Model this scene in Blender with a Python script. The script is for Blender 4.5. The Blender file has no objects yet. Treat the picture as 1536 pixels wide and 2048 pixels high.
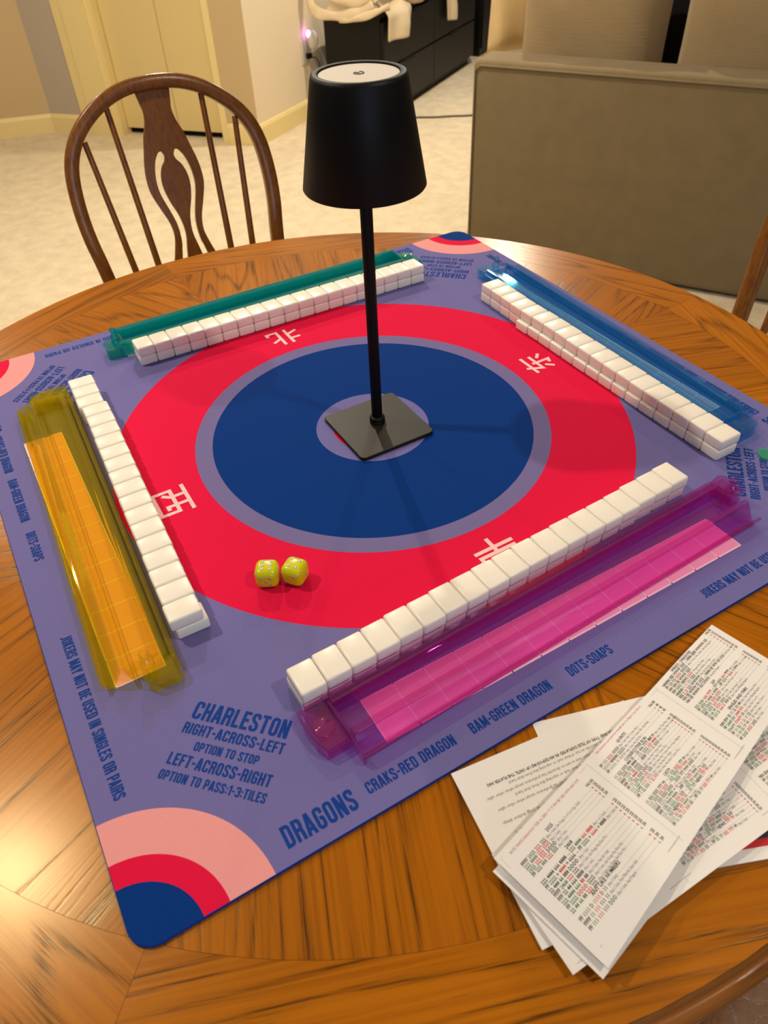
import bpy, bmesh, math, random
from mathutils import Vector, Matrix
random.seed(7)
PI = math.pi
SC = bpy.context.scene
COL = SC.collection

# ------------------------------------------------------------------ camera
ZM = 0.755          # top of the game mat; floor is z = 0
ZT = 0.752          # table top
R = [[0.8612231060474882, -0.5068354586822936, -0.037584297681691164],
     [-0.3701279921939651, -0.5748098077778612, -0.7297937751699733],
     [0.3482815398558774, 0.6424262624649514, -0.6826334787357939]]
CAM = Vector((-0.32399726123495404, -0.6146266511614167, 0.5112974090817367 + ZM))
cam_d = bpy.data.cameras.new('camera')
cam = bpy.data.objects.new('camera', cam_d)
COL.objects.link(cam)
m = Matrix.Identity(4)
for i in range(3):
    m[i][0] = R[0][i]; m[i][1] = -R[1][i]; m[i][2] = -R[2][i]
m.translation = CAM
cam.matrix_world = m
cam_d.sensor_fit = 'HORIZONTAL'
cam_d.sensor_width = 36.0
cam_d.lens = 1480.8787 / 1536 * 36.0
cam_d.clip_start = 0.02
cam_d.dof.use_dof = True
cam_d.dof.focus_distance = 0.80
cam_d.dof.aperture_fstop = 14
SC.camera = cam

# ------------------------------------------------------------------ light
SC.view_settings.view_transform = 'Standard'
SC.view_settings.look = 'None'
SC.view_settings.gamma = 1.0
SC.view_settings.exposure = -0.48
SC.cycles.use_denoising = True
SC.cycles.transparent_max_bounces = 40
SC.cycles.max_bounces = 10
SC.cycles.sample_clamp_indirect = 4.0
CEIL = 2.45
world = bpy.data.worlds.new('world')
SC.world = world
world.use_nodes = True
bg = world.node_tree.nodes['Background']
bg.inputs[0].default_value = (0.62, 0.78, 1.0, 1)
bg.inputs[1].default_value = 0.10


def lamp(name, x, y, power, size=0.06, col=(1.0, 0.865, 0.69), z=CEIL - 0.03, target=None):
    d = bpy.data.lights.new(name, 'AREA')
    d.shape = 'DISK'; d.size = size; d.energy = power; d.color = col
    o = bpy.data.objects.new(name, d)
    COL.objects.link(o)
    o.location = (x, y, z)
    if target:
        o.rotation_euler = (Vector(target) - Vector((x, y, z))).to_track_quat('-Z', 'Y').to_euler()
    return o


lamp('downlight', 0.60, 1.97, 50)
lamp('downlight', 0.59, -1.02, 18)
lamp('downlight', -0.89, 0.70, 28)
lamp('downlight', 2.40, 2.75, 56)
lamp('downlight', -0.55, 2.75, 26)
# cool light from far beyond the sofa, and cool daylight from behind the camera
lamp('cool_light', 3.3, 4.2, 14, size=0.75, col=(0.66, 0.80, 1.0), z=2.0, target=(0.3, 0.3, 0.75))
lamp('cool_light', -0.6, -3.0, 22, size=1.3, col=(0.55, 0.72, 1.0), z=1.5, target=(0, 0, 0.75))


# ------------------------------------------------------------------ helpers
def lin(c):
    out = []
    for v in c[:3]:
        v /= 255.0
        out.append(v / 12.92 if v <= 0.04045 else ((v + 0.055) / 1.055) ** 2.4)
    return (out[0], out[1], out[2], 1.0)


def tag(o, label=None, cat=None, group=None, kind=None):
    if label: o['label'] = label
    if cat: o['category'] = cat
    if group: o['group'] = group
    if kind: o['kind'] = kind
    return o


def empty(name, loc=(0, 0, 0), rz=0.0):
    o = bpy.data.objects.new(name, None)
    o.empty_display_size = 0.02
    COL.objects.link(o)
    o.location = loc
    o.rotation_euler = (0, 0, rz)
    return o


def link(name, me, mats, parent=None, smooth=False, angle=None):
    if not isinstance(mats, (list, tuple)): mats = [mats]
    for mm in mats: me.materials.append(mm)
    if smooth:
        for p in me.polygons: p.use_smooth = True
        if angle is not None:
            me.set_sharp_from_angle(angle=math.radians(angle))
    o = bpy.data.objects.new(name, me)
    COL.objects.link(o)
    if parent: o.parent = parent
    return o


def from_data(name, v, f, mats, parent=None, smooth=False, angle=None, idx=None, fix=True):
    me = bpy.data.meshes.new(name)
    me.from_pydata([tuple(q) for q in v], [], f)
    if idx:
        for p, i in zip(me.polygons, idx): p.material_index = i
    if fix:
        bm = bmesh.new(); bm.from_mesh(me)
        bmesh.ops.recalc_face_normals(bm, faces=bm.faces)
        bm.to_mesh(me); bm.free()
    me.update()
    return link(name, me, mats, parent, smooth, angle)


def from_bm(name, bm, mats, parent=None, smooth=False, angle=None):
    bmesh.ops.recalc_face_normals(bm, faces=bm.faces)
    me = bpy.data.meshes.new(name)
    bm.to_mesh(me); bm.free()
    return link(name, me, mats, parent, smooth, angle)


def add_box(bm, lo, hi, bev=0.0, seg=2, mat=None):
    c = [(a + b) / 2 for a, b in zip(lo, hi)]
    s = [abs(b - a) for a, b in zip(lo, hi)]
    M = Matrix.Translation(c) @ Matrix.Diagonal((s[0], s[1], s[2], 1))
    if mat is not None: M = mat @ M
    r = bmesh.ops.create_cube(bm, size=1.0, matrix=M)
    if bev > 0:
        es = list({e for v in r['verts'] for e in v.link_edges})
        bmesh.ops.bevel(bm, geom=es, offset=bev, segments=seg, profile=0.5, affect='EDGES')


def add_tube(bm, pts, rad, n=12, cap=True, closed=False, ax=None):
    """sweep a circle (rad = number or list, or (a, b) ellipse with ax = side vector) along pts"""
    P = [Vector(p) for p in pts]
    rings = []
    N = len(P)
    side = None
    for i, p in enumerate(P):
        if closed:
            t = (P[(i + 1) % N] - P[i - 1])
        else:
            t = (P[min(i + 1, N - 1)] - P[max(i - 1, 0)])
        t.normalize()
        if ax is not None:
            b = Vector(ax); b = (b - t * b.dot(t)).normalized(); a = b.cross(t).normalized()
        else:
            if side is None:
                up = Vector((0, 0, 1)) if abs(t.z) < 0.9 else Vector((1, 0, 0))
                side = t.cross(up).normalized()
            side = (side - t * side.dot(t)).normalized()
            a = side; b = t.cross(a)
        r = rad[i] if isinstance(rad, list) else rad
        ra, rb = r if isinstance(r, tuple) else (r, r)
        rings.append([bm.verts.new(p + a * (ra * math.cos(2 * PI * k / n)) + b * (rb * math.sin(2 * PI * k / n))) for k in range(n)])
    for i in range(N if closed else N - 1):
        A = rings[i]; B = rings[(i + 1) % N]
        for k in range(n):
            bm.faces.new((A[k], A[(k + 1) % n], B[(k + 1) % n], B[k]))
    if cap and not closed:
        bm.faces.new(rings[0]); bm.faces.new(rings[-1])


def add_lathe(bm, prof, n=32, c=(0, 0, 0)):
    """prof: list of (r, z)"""
    rings = []
    for r, z in prof:
        if r < 1e-6:
            rings.append([bm.verts.new((c[0], c[1], c[2] + z))])
        else:
            rings.append([bm.verts.new((c[0] + r * math.cos(2 * PI * k / n), c[1] + r * math.sin(2 * PI * k / n), c[2] + z)) for k in range(n)])
    for A, B in zip(rings, rings[1:]):
        if len(A) == 1 and len(B) == 1: continue
        for k in range(n):
            k2 = (k + 1) % n
            if len(A) == 1: bm.faces.new((A[0], B[k2], B[k]))
            elif len(B) == 1: bm.faces.new((A[k], A[k2], B[0]))
            else: bm.faces.new((A[k], A[k2], B[k2], B[k]))


def add_extrude(bm, poly, u0, u1, fn):
    """polygon of (v, z) extruded from u0 to u1; fn(u, v, z) -> point"""
    A = [bm.verts.new(fn(u0, v, z)) for v, z in poly]
    B = [bm.verts.new(fn(u1, v, z)) for v, z in poly]
    n = len(poly)
    for k in range(n):
        bm.faces.new((A[k], A[(k + 1) % n], B[(k + 1) % n], B[k]))
    bm.faces.new(A[::-1]); bm.faces.new(B)


def strip_poly(pts, t):
    """closed outline of a polyline thickened to t"""
    P = [Vector((a, b)) for a, b in pts]
    L, Rr = [], []
    for i, p in enumerate(P):
        if i == 0: d = (P[1] - P[0]).normalized(); n = Vector((-d.y, d.x)); k = 1
        elif i == len(P) - 1: d = (P[-1] - P[-2]).normalized(); n = Vector((-d.y, d.x)); k = 1
        else:
            d1 = (P[i] - P[i - 1]).normalized(); d2 = (P[i + 1] - P[i]).normalized()
            n1 = Vector((-d1.y, d1.x)); n2 = Vector((-d2.y, d2.x))
            n = (n1 + n2).normalized(); k = min(1 / max(n.dot(n1), 0.3), 2.0)
        L.append(p + n * (t / 2 * k)); Rr.append(p - n * (t / 2 * k))
    return [(q.x, q.y) for q in L] + [(q.x, q.y) for q in reversed(Rr)]


# ------------------------------------------------------------------ materials
class NT:
    def __init__(s, name):
        s.m = bpy.data.materials.new(name); s.m.use_nodes = True
        s.t = s.m.node_tree; s.n = s.t.nodes; s.b = s.n['Principled BSDF']

    def new(s, k, **kw):
        x = s.n.new(k)
        for a, b in kw.items(): setattr(x, a, b)
        return x

    def lk(s, a, b): s.t.links.new(a, b)

    def math(s, op, a, b=None, clamp=False):
        x = s.new('ShaderNodeMath', operation=op); x.use_clamp = clamp
        for i, v in enumerate((a, b)):
            if v is None: continue
            if isinstance(v, (int, float)): x.inputs[i].default_value = v
            else: s.lk(v, x.inputs[i])
        return x.outputs[0]

    def mix(s, f, a, b, blend='MIX'):
        x = s.new('ShaderNodeMix', data_type='RGBA', blend_type=blend)
        for i, v in ((0, f), (6, a), (7, b)):
            if isinstance(v, (int, float)): x.inputs[i].default_value = v
            elif isinstance(v, tuple): x.inputs[i].default_value = v
            else: s.lk(v, x.inputs[i])
        return x.outputs[2]

    def noise(s, vec, scale, detail=3, rough=0.55, dist=0.0):
        x = s.new('ShaderNodeTexNoise')
        x.inputs['Scale'].default_value = scale; x.inputs['Detail'].default_value = detail
        x.inputs['Roughness'].default_value = rough; x.inputs['Distortion'].default_value = dist
        if vec is not None: s.lk(vec, x.inputs['Vector'])
        return x.outputs['Fac']

    def ramp(s, f, stops):
        x = s.new('ShaderNodeValToRGB')
        e = x.color_ramp.elements
        while len(e) < len(stops): e.new(0.5)
        for q, (p, c) in zip(e, stops): q.position = p; q.color = c
        s.lk(f, x.inputs[0])
        return x.outputs[0]

    def coord(s, which='Object', scale=(1, 1, 1)):
        c = s.new('ShaderNodeTexCoord'); mp = s.new('ShaderNodeMapping')
        mp.inputs['Scale'].default_value = scale
        s.lk(c.outputs[which], mp.inputs['Vector'])
        return mp.outputs[0]

    def bump(s, h, strength=0.3, dist=0.001):
        x = s.new('ShaderNodeBump')
        x.inputs['Strength'].default_value = strength; x.inputs['Distance'].default_value = dist
        s.lk(h, x.inputs['Height']); s.lk(x.outputs[0], s.b.inputs['Normal'])

    def col(s, c):
        if isinstance(c, tuple): s.b.inputs['Base Color'].default_value = c
        else: s.lk(c, s.b.inputs['Base Color'])

    def set(s, **kw):
        for a, v in kw.items(): s.b.inputs[a.replace('_', ' ')].default_value = v
        return s


def simple(name, c, rough=0.5, metal=0.0, spec=0.5, var=0.0, nscale=40, bump=0.0, bdist=0.001):
    t = NT(name)
    c = lin(c) if max(c) > 1.0 else (c[0], c[1], c[2], 1)
    if var or bump:
        f = t.noise(t.coord(), nscale, 4)
        if var:
            a = tuple(x * (1 - var) for x in c[:3]) + (1,); b = tuple(min(1, x * (1 + var)) for x in c[:3]) + (1,)
            t.col(t.mix(f, a, b))
        else: t.col(c)
        if bump: t.bump(f, bump, bdist)
    else: t.col(c)
    t.set(Roughness=rough, Metallic=metal)
    t.b.inputs['Specular IOR Level'].default_value = spec
    return t.m


def oak(name, base, dark, light, which='UV', rough=0.3, pore=0.8, along='X', spec=0.45, tint=None):
    """open-grained oak: u runs along the grain; broad cathedral bands, fine streaks and dashed dark pores"""
    t = NT(name)
    c = t.new('ShaderNodeTexCoord'); v = c.outputs[which]
    if along == 'Z':
        sp = t.new('ShaderNodeSeparateXYZ'); cb = t.new('ShaderNodeCombineXYZ'); t.lk(v, sp.inputs[0])
        t.lk(sp.outputs[2], cb.inputs[0]); t.lk(sp.outputs[0], cb.inputs[1]); t.lk(sp.outputs[1], cb.inputs[2]); v = cb.outputs[0]

    def st(a, b):
        mp = t.new('ShaderNodeMapping'); mp.inputs['Scale'].default_value = (a, b, b); t.lk(v, mp.inputs['Vector']); return mp.outputs[0]
    tone = t.noise(st(1.6, 9), 1.0, 3, 0.5, 0.2)
    big = t.noise(st(1.1, 12), 1.0, 2, 0.4, 0.2)
    fig = t.math('FRACT', t.math('MULTIPLY', big, 15.0))
    fig = t.math('ABSOLUTE', t.math('SUBTRACT', t.math('MULTIPLY', fig, 2.0), 1.0))
    dash = t.noise(st(16, 620), 1.0, 3, 0.6)
    streak = t.noise(st(3.5, 230), 1.0, 3, 0.6)
    k = t.ramp(tone, [(0.32, base), (0.68, light)])
    k = t.mix(0.75, k, t.ramp(streak, [(0.30, (0.66, 0.60, 0.52, 1)), (0.55, (1.02, 1.02, 1.02, 1))]), 'MULTIPLY')
    figm = t.ramp(fig, [(0.0, (1, 1, 1, 1)), (0.42, (0, 0, 0, 1))])
    dm = t.ramp(dash, [(0.46, (0, 0, 0, 1)), (0.60, (1, 1, 1, 1))])
    m1 = t.math('MULTIPLY', figm, t.math('ADD', t.math('MULTIPLY', dm, 0.75), 0.25))
    k = t.mix(t.math('MULTIPLY', m1, pore), k, dark)
    d2 = t.ramp(dash, [(0.64, (0, 0, 0, 1)), (0.72, (1, 1, 1, 1))])
    k = t.mix(t.math('MULTIPLY', d2, 0.7 * pore), k, dark)
    t.col(k)
    t.set(Roughness=rough)
    t.b.inputs['Specular IOR Level'].default_value = spec
    if tint: t.b.inputs['Specular Tint'].default_value = tint
    t.bump(t.math('SUBTRACT', t.math('MULTIPLY', streak, 0.6), m1), 0.14, 0.0004)
    return t.m


def acrylic(name, tint, body, dens, rough=0.03, gloss=1.5):
    """thin clear coloured plastic: light passes straight through each skin, tinted; edges keep some body colour"""
    t = NT(name)
    t.n.remove(t.b)
    out = t.n['Material Output']
    tr = t.new('ShaderNodeBsdfTransparent')
    lx = t.new('ShaderNodeLayerWeight'); lx.inputs['Blend'].default_value = 0.5
    deep = tuple(q ** 5.0 for q in tint[:3]) + (1,)
    t.lk(t.mix(t.math('POWER', lx.outputs['Facing'], 1.3), tint, deep), tr.inputs[0])
    df = t.new('ShaderNodeBsdfDiffuse'); df.inputs[0].default_value = body
    tl = t.new('ShaderNodeBsdfTranslucent'); tl.inputs[0].default_value = body
    ms = t.new('ShaderNodeMixShader'); ms.inputs[0].default_value = 0.5
    t.lk(df.outputs[0], ms.inputs[1]); t.lk(tl.outputs[0], ms.inputs[2])
    m2 = t.new('ShaderNodeMixShader')
    lw = t.new('ShaderNodeLayerWeight'); lw.inputs['Blend'].default_value = 0.25
    t.lk(t.math('ADD', t.math('MULTIPLY', lw.outputs['Facing'], dens * 1.2), dens, True), m2.inputs[0])
    t.lk(tr.outputs[0], m2.inputs[1]); t.lk(ms.outputs[0], m2.inputs[2])
    gl = t.new('ShaderNodeBsdfGlossy'); gl.inputs['Roughness'].default_value = rough; gl.inputs[0].default_value = (1, 1, 1, 1)
    lf = t.new('ShaderNodeLayerWeight'); lf.inputs['Blend'].default_value = 0.5
    fr = t.math('ADD', t.math('MULTIPLY', t.math('POWER', lf.outputs['Facing'], 5.0), 0.90), 0.035)
    m3 = t.new('ShaderNodeMixShader')
    t.lk(t.math('MULTIPLY', fr, gloss), m3.inputs[0])
    t.lk(m2.outputs[0], m3.inputs[1]); t.lk(gl.outputs[0], m3.inputs[2])
    t.lk(m3.outputs[0], out.inputs['Surface'])
    return t.m


def fabric(name, c, scale=900, var=0.12, bump=0.5, bdist=0.0006, rough=0.95, sheen=0.15, wale=None):
    t = NT(name)
    c = lin(c)
    f = t.noise(t.coord(), scale, 2)
    g = t.noise(t.coord(), scale * 0.02, 4)
    a = tuple(x * (1 - var) for x in c[:3]) + (1,); b = tuple(min(1, x * (1 + var)) for x in c[:3]) + (1,)
    k = t.mix(f, a, b)
    k = t.mix(0.35, k, t.ramp(g, [(0.3, (0.8, 0.8, 0.8, 1)), (0.7, (1.15, 1.15, 1.15, 1))]), 'MULTIPLY')
    t.col(k)
    t.set(Roughness=rough)
    t.b.inputs['Specular IOR Level'].default_value = 0.15
    t.b.inputs['Sheen Weight'].default_value = sheen
    if wale:
        mp = t.coord('Object', wale)
        f = t.math('ADD', f, t.noise(mp, 1.0, 2))
    t.bump(f, bump, bdist)
    return t.m


OAK = oak('honey_oak', lin((152, 86, 6)), lin((62, 32, 4)), lin((176, 103, 10)), 'UV', rough=0.25, pore=0.95, tint=(1.0, 0.80, 0.45, 1))
OAK_EDGE = oak('honey_oak_edge', lin((142, 88, 36)), lin((76, 44, 18)), lin((160, 102, 48)), 'UV', rough=0.14)
SEAM = simple('oak_seam', (128, 72, 20), 0.5)
CHAIR = oak('brown_oak', lin((122, 74, 26)), lin((70, 38, 12)), lin((138, 86, 34)), 'Object', rough=0.26, along='Z', pore=0.5)
CARPET = None


def carpet_mat():
    t = NT('beige_carpet')
    v = t.coord()
    f = t.noise(v, 260, 3, 0.7); g = t.noise(v, 14, 4, 0.6); h = t.noise(v, 2.2, 3)
    c = t.ramp(f, [(0.3, lin((210, 192, 158))), (0.7, lin((252, 238, 208)))])
    c = t.mix(0.6, c, t.ramp(g, [(0.35, (0.80, 0.79, 0.77, 1)), (0.65, (1.05, 1.05, 1.05, 1))]), 'MULTIPLY')
    c = t.mix(0.4, c, t.ramp(h, [(0.35, (0.9, 0.9, 0.9, 1)), (0.65, (1.05, 1.05, 1.05, 1))]), 'MULTIPLY')
    t.col(c); t.set(Roughness=1.0); t.b.inputs['Specular IOR Level'].default_value = 0.05
    t.bump(t.math('ADD', f, t.math('MULTIPLY', g, 2.0)), 0.9, 0.004)
    return t.m


def mat_print():
    """printed cloth of the game mat: concentric rings and rounded corner bands"""
    t = NT('mat_print')
    c = t.new('ShaderNodeTexCoord'); sx = t.new('ShaderNodeSeparateXYZ'); t.lk(c.outputs['Object'], sx.inputs[0])
    x, y = sx.outputs[0], sx.outputs[1]
    r = t.math('SQRT', t.math('ADD', t.math('MULTIPLY', x, x), t.math('MULTIPLY', y, y)))
    ax = t.math('SUBTRACT', 0.4, t.math('ABSOLUTE', x)); ay = t.math('SUBTRACT', 0.4, t.math('ABSOLUTE', y))
    q = t.math('SQRT', t.math('ADD', t.math('MULTIPLY', ax, ax), t.math('MULTIPLY', ay, ay)))
    LAV = lin((112, 108, 168)); RED = lin((222, 20, 68)); BLU = lin((0, 52, 128)); PNK = lin((232, 156, 158)); LAV2 = lin((116, 108, 160))
    k = t.mix(t.math('LESS_THAN', r, 0.2940), LAV, RED)
    k = t.mix(t.math('LESS_THAN', r, 0.2032), k, LAV2)
    k = t.mix(t.math('LESS_THAN', r, 0.1836), k, BLU)
    k = t.mix(t.math('LESS_THAN', r, 0.0650), k, LAV)
    k = t.mix(t.math('LESS_THAN', r, 0.0455), k, RED)
    k = t.mix(t.math('LESS_THAN', q, 0.0965), k, PNK)
    k = t.mix(t.math('LESS_THAN', q, 0.0640), k, RED)
    k = t.mix(t.math('LESS_THAN', q, 0.0460), k, BLU)
    f = t.noise(c.outputs['Object'], 1400, 2)
    k = t.mix(0.5, k, t.ramp(f, [(0.3, (0.78, 0.78, 0.78, 1)), (0.7, (1.12, 1.12, 1.12, 1))]), 'MULTIPLY')
    t.col(k); t.set(Roughness=0.9); t.b.inputs['Specular IOR Level'].default_value = 0.12
    t.bump(f, 0.45, 0.0003)
    return t.m


def ink(name, c, rough=0.85):
    return simple(name, c, rough, spec=0.2, var=0.1, nscale=1400)


M_WALL = simple('wall_paint', (232, 216, 184), 0.85, var=0.02, nscale=300, bump=0.15, bdist=0.0006)
M_TAN = simple('tan_wall_paint', (200, 176, 132), 0.85, var=0.02, nscale=300, bump=0.15, bdist=0.0006)
M_GREY = simple('grey_wall_paint', (186, 172, 154), 0.85, var=0.02, nscale=300, bump=0.15, bdist=0.0006)
M_TRIM = simple('cream_trim', (236, 216, 152), 0.45)
M_DOOR = simple('cream_door', (224, 202, 140), 0.5, var=0.015, nscale=90)
M_CEIL = simple('ceiling_paint', (236, 230, 218), 0.9)
M_BLACK = simple('black_powder_coat', (7, 7, 7), 0.48, spec=0.22, bump=0.15, nscale=1500, bdist=0.0002)
M_PLATE = simple('black_base_reflection', (26, 23, 10), 0.45, metal=0.0, spec=0.3, bump=0.2, nscale=1500, bdist=0.0002)  # black coat with the ceiling's olive reflection mixed into its colour
M_WHITEP = simple('frosted_white', (206, 200, 188), 0.6)
M_DARK = simple('dark_grey_print', (60, 56, 52), 0.5)
M_TILE = simple('ivory_plastic', (242, 237, 226), 0.30, spec=0.4)
M_DIE = simple('lime_plastic', (206, 206, 16), 0.18, spec=0.6, var=0.12, nscale=120)
M_PIP = simple('silver_pip', (176, 182, 184), 0.3, metal=0.35)
M_DRESS = simple('black_brown_veneer', (11, 11, 13), 0.42, spec=0.3)
M_GAP = simple('black_gap', (4, 4, 4), 0.9)
M_PAPER = simple('white_card_paper', (240, 238, 236), 0.7, var=0.015, nscale=200)
M_NAVY = simple('navy_print', (22, 26, 46), 0.6)
M_REDP = simple('red_print', (204, 14, 36), 0.6)
M_GREENP = simple('green_print', (0, 112, 54), 0.7)
M_INKK = simple('black_ink', (22, 22, 27), 0.7)
M_INKT = simple('thin_grey_ink', (84, 82, 86), 0.7)
M_LINE = simple('pale_grey_rule', (190, 186, 182), 0.7)

# ------------------------------------------------------------------ room
C0 = Vector((0.3594, 4.4319)); C1 = Vector((1.2401, 3.456))
DW = (C1 - C0).normalized()                       # along the closet door wall
DN = Vector((-DW.y, DW.x))                        # away from the camera
RWD = Vector((0.836, 0.549)).normalized()         # along the right-hand wall
RWN = Vector((-RWD.y, RWD.x))
LWD = Vector((-0.965, 0.262)).normalized()
LWN = Vector((LWD.y, -LWD.x))                     # away from the room


def prism(name, pts, z0, z1, mats, **kw):
    n = len(pts)
    v = [(p[0], p[1], z0) for p in pts] + [(p[0], p[1], z1) for p in pts]
    f = [tuple(range(n))[::-1], tuple(range(n, 2 * n))] + [(i, (i + 1) % n, n + (i + 1) % n, n + i) for i in range(n)]
    return from_data(name, v, f, mats, **kw)


def wallseg(name, a, b, nrm, z0, z1, th, mats, **kw):
    a = Vector(a[:2]); b = Vector(b[:2])
    return prism(name, [a, b, b + nrm * th, a + nrm * th], z0, z1, mats, **kw)


bm = bmesh.new(); bmesh.ops.create_grid(bm, x_segments=40, y_segments=40, size=6.0)
tag(from_bm('floor', bm, carpet_mat()), kind='structure').location = (1.0, 1.5, 0)
tag(prism('ceiling', [(-3.6, -3.4), (5.6, -3.4), (5.6, 6.4), (-3.6, 6.4)], CEIL, CEIL + 0.1, M_CEIL), kind='structure')
CL = C0 + LWD * 3.2
tag(wallseg('wall_left', CL, C0, LWN if LWN.y > 0 else -LWN, 0, CEIL, 0.12, M_TAN), kind='structure')
DT0, DT1 = 0.455, 1.105        # the door opening along the door wall
tag(wallseg('wall_back', C0, C0 + DW * DT0, DN, 0, CEIL, 0.12, M_GREY), kind='structure')
tag(wallseg('wall_back_return', C0 + DW * DT1, C1, DN, 0, CEIL, 0.12, M_TAN), kind='structure')
tag(wallseg('wall_back_header', C0 + DW * DT0, C0 + DW * DT1, DN, 2.05, CEIL, 0.12, M_GREY), kind='structure')
RE = C1 + RWD * 4.2
tag(wallseg('wall_right', C1, RE, RWN, 0, CEIL, 0.12, M_WALL), kind='structure')
BB = 0.10


def baseboard(name, a, b, inward):
    o = bmesh.new()
    a = Vector(a); b = Vector(b)
    prof = [(0, 0), (0.014, 0), (0.014, BB - 0.018), (0.008, BB - 0.004), (0.004, BB), (0, BB)]
    d = b - a
    add_extrude(o, prof, 0.0, 1.0, lambda u, v, z: (a.x + d.x * u + inward.x * v, a.y + d.y * u + inward.y * v, z))
    return tag(from_bm(name, o, M_TRIM), kind='structure')


baseboard('baseboard_left', CL, C0, -(LWN if LWN.y > 0 else -LWN))
baseboard('baseboard_back', C0, C0 + DW * (DT0 - 0.24), -DN)
baseboard('baseboard_back_return', C0 + DW * (DT1 + 0.03), C1, -DN)
baseboard('baseboard_right', C1, C1 + RWD * 1.05, -RWN)
# bifold closet door, set back in its casing
door = tag(empty('door_1'), kind='structure')
bm = bmesh.new()
a = C0 + DW * (DT0 + 0.012) + DN * 0.05; mid = C0 + DW * 0.80 + DN * 0.05; b = C0 + DW * (DT1 - 0.012) + DN * 0.05
for s, e in ((a, mid - DW * 0.002), (mid + DW * 0.002, b)):
    d = e - s
    add_extrude(bm, [(0, 0.035), (0.03, 0.035), (0.03, 2.03), (0, 2.03)], 0.0, 1.0,
                lambda u, v, z: (s.x + d.x * u + DN.x * v, s.y + d.y * u + DN.y * v, z))
from_bm('door_leaf', bm, M_DOOR, door)
bm = bmesh.new()
for t0, t1, dep in ((DT0 - 0.235, DT0 - 0.175, -0.012), (DT0 - 0.175, DT0 - 0.03, -0.02), (DT0 - 0.03, DT0 + 0.008, -0.004), (DT1 - 0.010, DT1 + 0.028, -0.006)):
    s = C0 + DW * t0; d = DW * (t1 - t0)
    add_extrude(bm, [(dep, 0), (0.08, 0), (0.08, 2.09), (dep, 2.09)], 0.0, 1.0,
                lambda u, v, z: (s.x + d.x * u + DN.x * v, s.y + d.y * u + DN.y * v, z))
from_bm('door_casing', bm, M_TRIM, door)
wallseg('door_gap_shade', C0 + DW * (DT0 - 0.1) + DN * 0.09, C0 + DW * (DT1 + 0.1) + DN * 0.09, DN, 0, 2.1, 0.02, M_GAP, parent=door)  # black sheet close behind the leaves; the gap's shade put into colour

# ------------------------------------------------------------------ table
TC = Vector((-0.039, -0.010)); TR = 0.597; TIN = 0.5205
table = tag(empty('dining_table', (TC.x, TC.y, 0)), 'round honey oak pedestal dining table with a sunburst veneer top', 'table')
S0 = math.radians(2.5)
V, F, UV = [], [], []


def wood_poly(pts, ang, off):
    """pts in table coords, grain along ang"""
    base = len(V)
    ca, sa = math.cos(ang), math.sin(ang)
    uv = []
    for x, y, z in pts:
        V.append((x, y, z)); uv.append((x * ca + y * sa + off[0], -x * sa + y * ca + off[1]))
    F.append(tuple(range(base, base + len(pts)))); UV.append(uv)


g = 0.00012
for k in range(8):
    a0 = S0 + k * PI / 4; a1 = a0 + PI / 4; bis = (a0 + a1) / 2
    n = 14
    rin = TIN - g
    sh = Vector((math.cos(bis), math.sin(bis))) * (g / math.sin(PI / 8))
    pts = [(sh.x, sh.y, ZT)]
    for i in range(n + 1):
        t = a0 + (a1 - a0) * i / n
        dl = 0.0
        e = g / rin
        t = min(max(t, a0 + e), a1 - e)
        pts.append((rin * math.cos(t), rin * math.sin(t), ZT))
    wood_poly(pts, bis, (k * 3.17, k * 1.73 + 0.4))
    # border ring piece, grain across the bisector, with the moulded rim as its own faces
    prof_r = [TIN + g, TR - 0.0125]
    e0, e1 = g / TIN, g / TR
    inner = [(prof_r[0], a0 + e0 + (a1 - a0 - 2 * e0) * i / n) for i in range(n + 1)]
    outer = [(prof_r[1], a0 + e1 + (a1 - a0 - 2 * e1) * i / n) for i in range(n + 1)]
    for i in range(n):
        q = [inner[i], outer[i], outer[i + 1], inner[i + 1]]
        wood_poly([(r * math.cos(t), r * math.sin(t), ZT) for r, t in q], bis + PI / 2, (k * 2.31 + 9, k * 4.1))
me = bpy.data.meshes.new('table_top')
me.from_pydata(V, [], F)
ul = me.uv_layers.new(name='UVMap')
for p, uv in zip(me.polygons, UV):
    for li, q in zip(p.loop_indices, uv): ul.data[li].uv = q
top = link('table_top', me, OAK, table)
# dark core that shows in the joints
bm = bmesh.new(); add_lathe(bm, [(0, ZT - 0.0004), (TR - 0.013, ZT - 0.0004), (TR - 0.016, ZT - 0.024), (0, ZT - 0.024)], 96)
from_bm('joint_line', bm, SEAM, top)
# moulded rim: step, cove and bead
prof = [(TR - 0.0125, ZT - 0.0), (TR - 0.0118, ZT - 0.0008), (TR - 0.0112, ZT - 0.0032), (TR - 0.0094, ZT - 0.0052), (TR - 0.0068, ZT - 0.0058),
        (TR - 0.0042, ZT - 0.0062), (TR - 0.0016, ZT - 0.0082), (TR - 0.0002, ZT - 0.0120), (TR, ZT - 0.0160), (TR - 0.0012, ZT - 0.021),
        (TR - 0.005, ZT - 0.0255), (TR - 0.012, ZT - 0.0275), (TR - 0.06, ZT - 0.0275)]
V2, F2, U2 = [], [], []
n = 160
for i in range(n + 1):
    t = 2 * PI * i / n
    for j, (r, z) in enumerate(prof): V2.append((r * math.cos(t), r * math.sin(t), z))
J = len(prof)
for i in range(n):
    for j in range(J - 1):
        F2.append((i * J + j, i * J + j + 1, (i + 1) * J + j + 1, (i + 1) * J + j))
        U2.append([(i * 0.0235, j * 0.004), (i * 0.0235, j * 0.004 + 0.004), ((i + 1) * 0.0235, j * 0.004 + 0.004), ((i + 1) * 0.0235, j * 0.004)])
me = bpy.data.meshes.new('rim_moulding')
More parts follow.
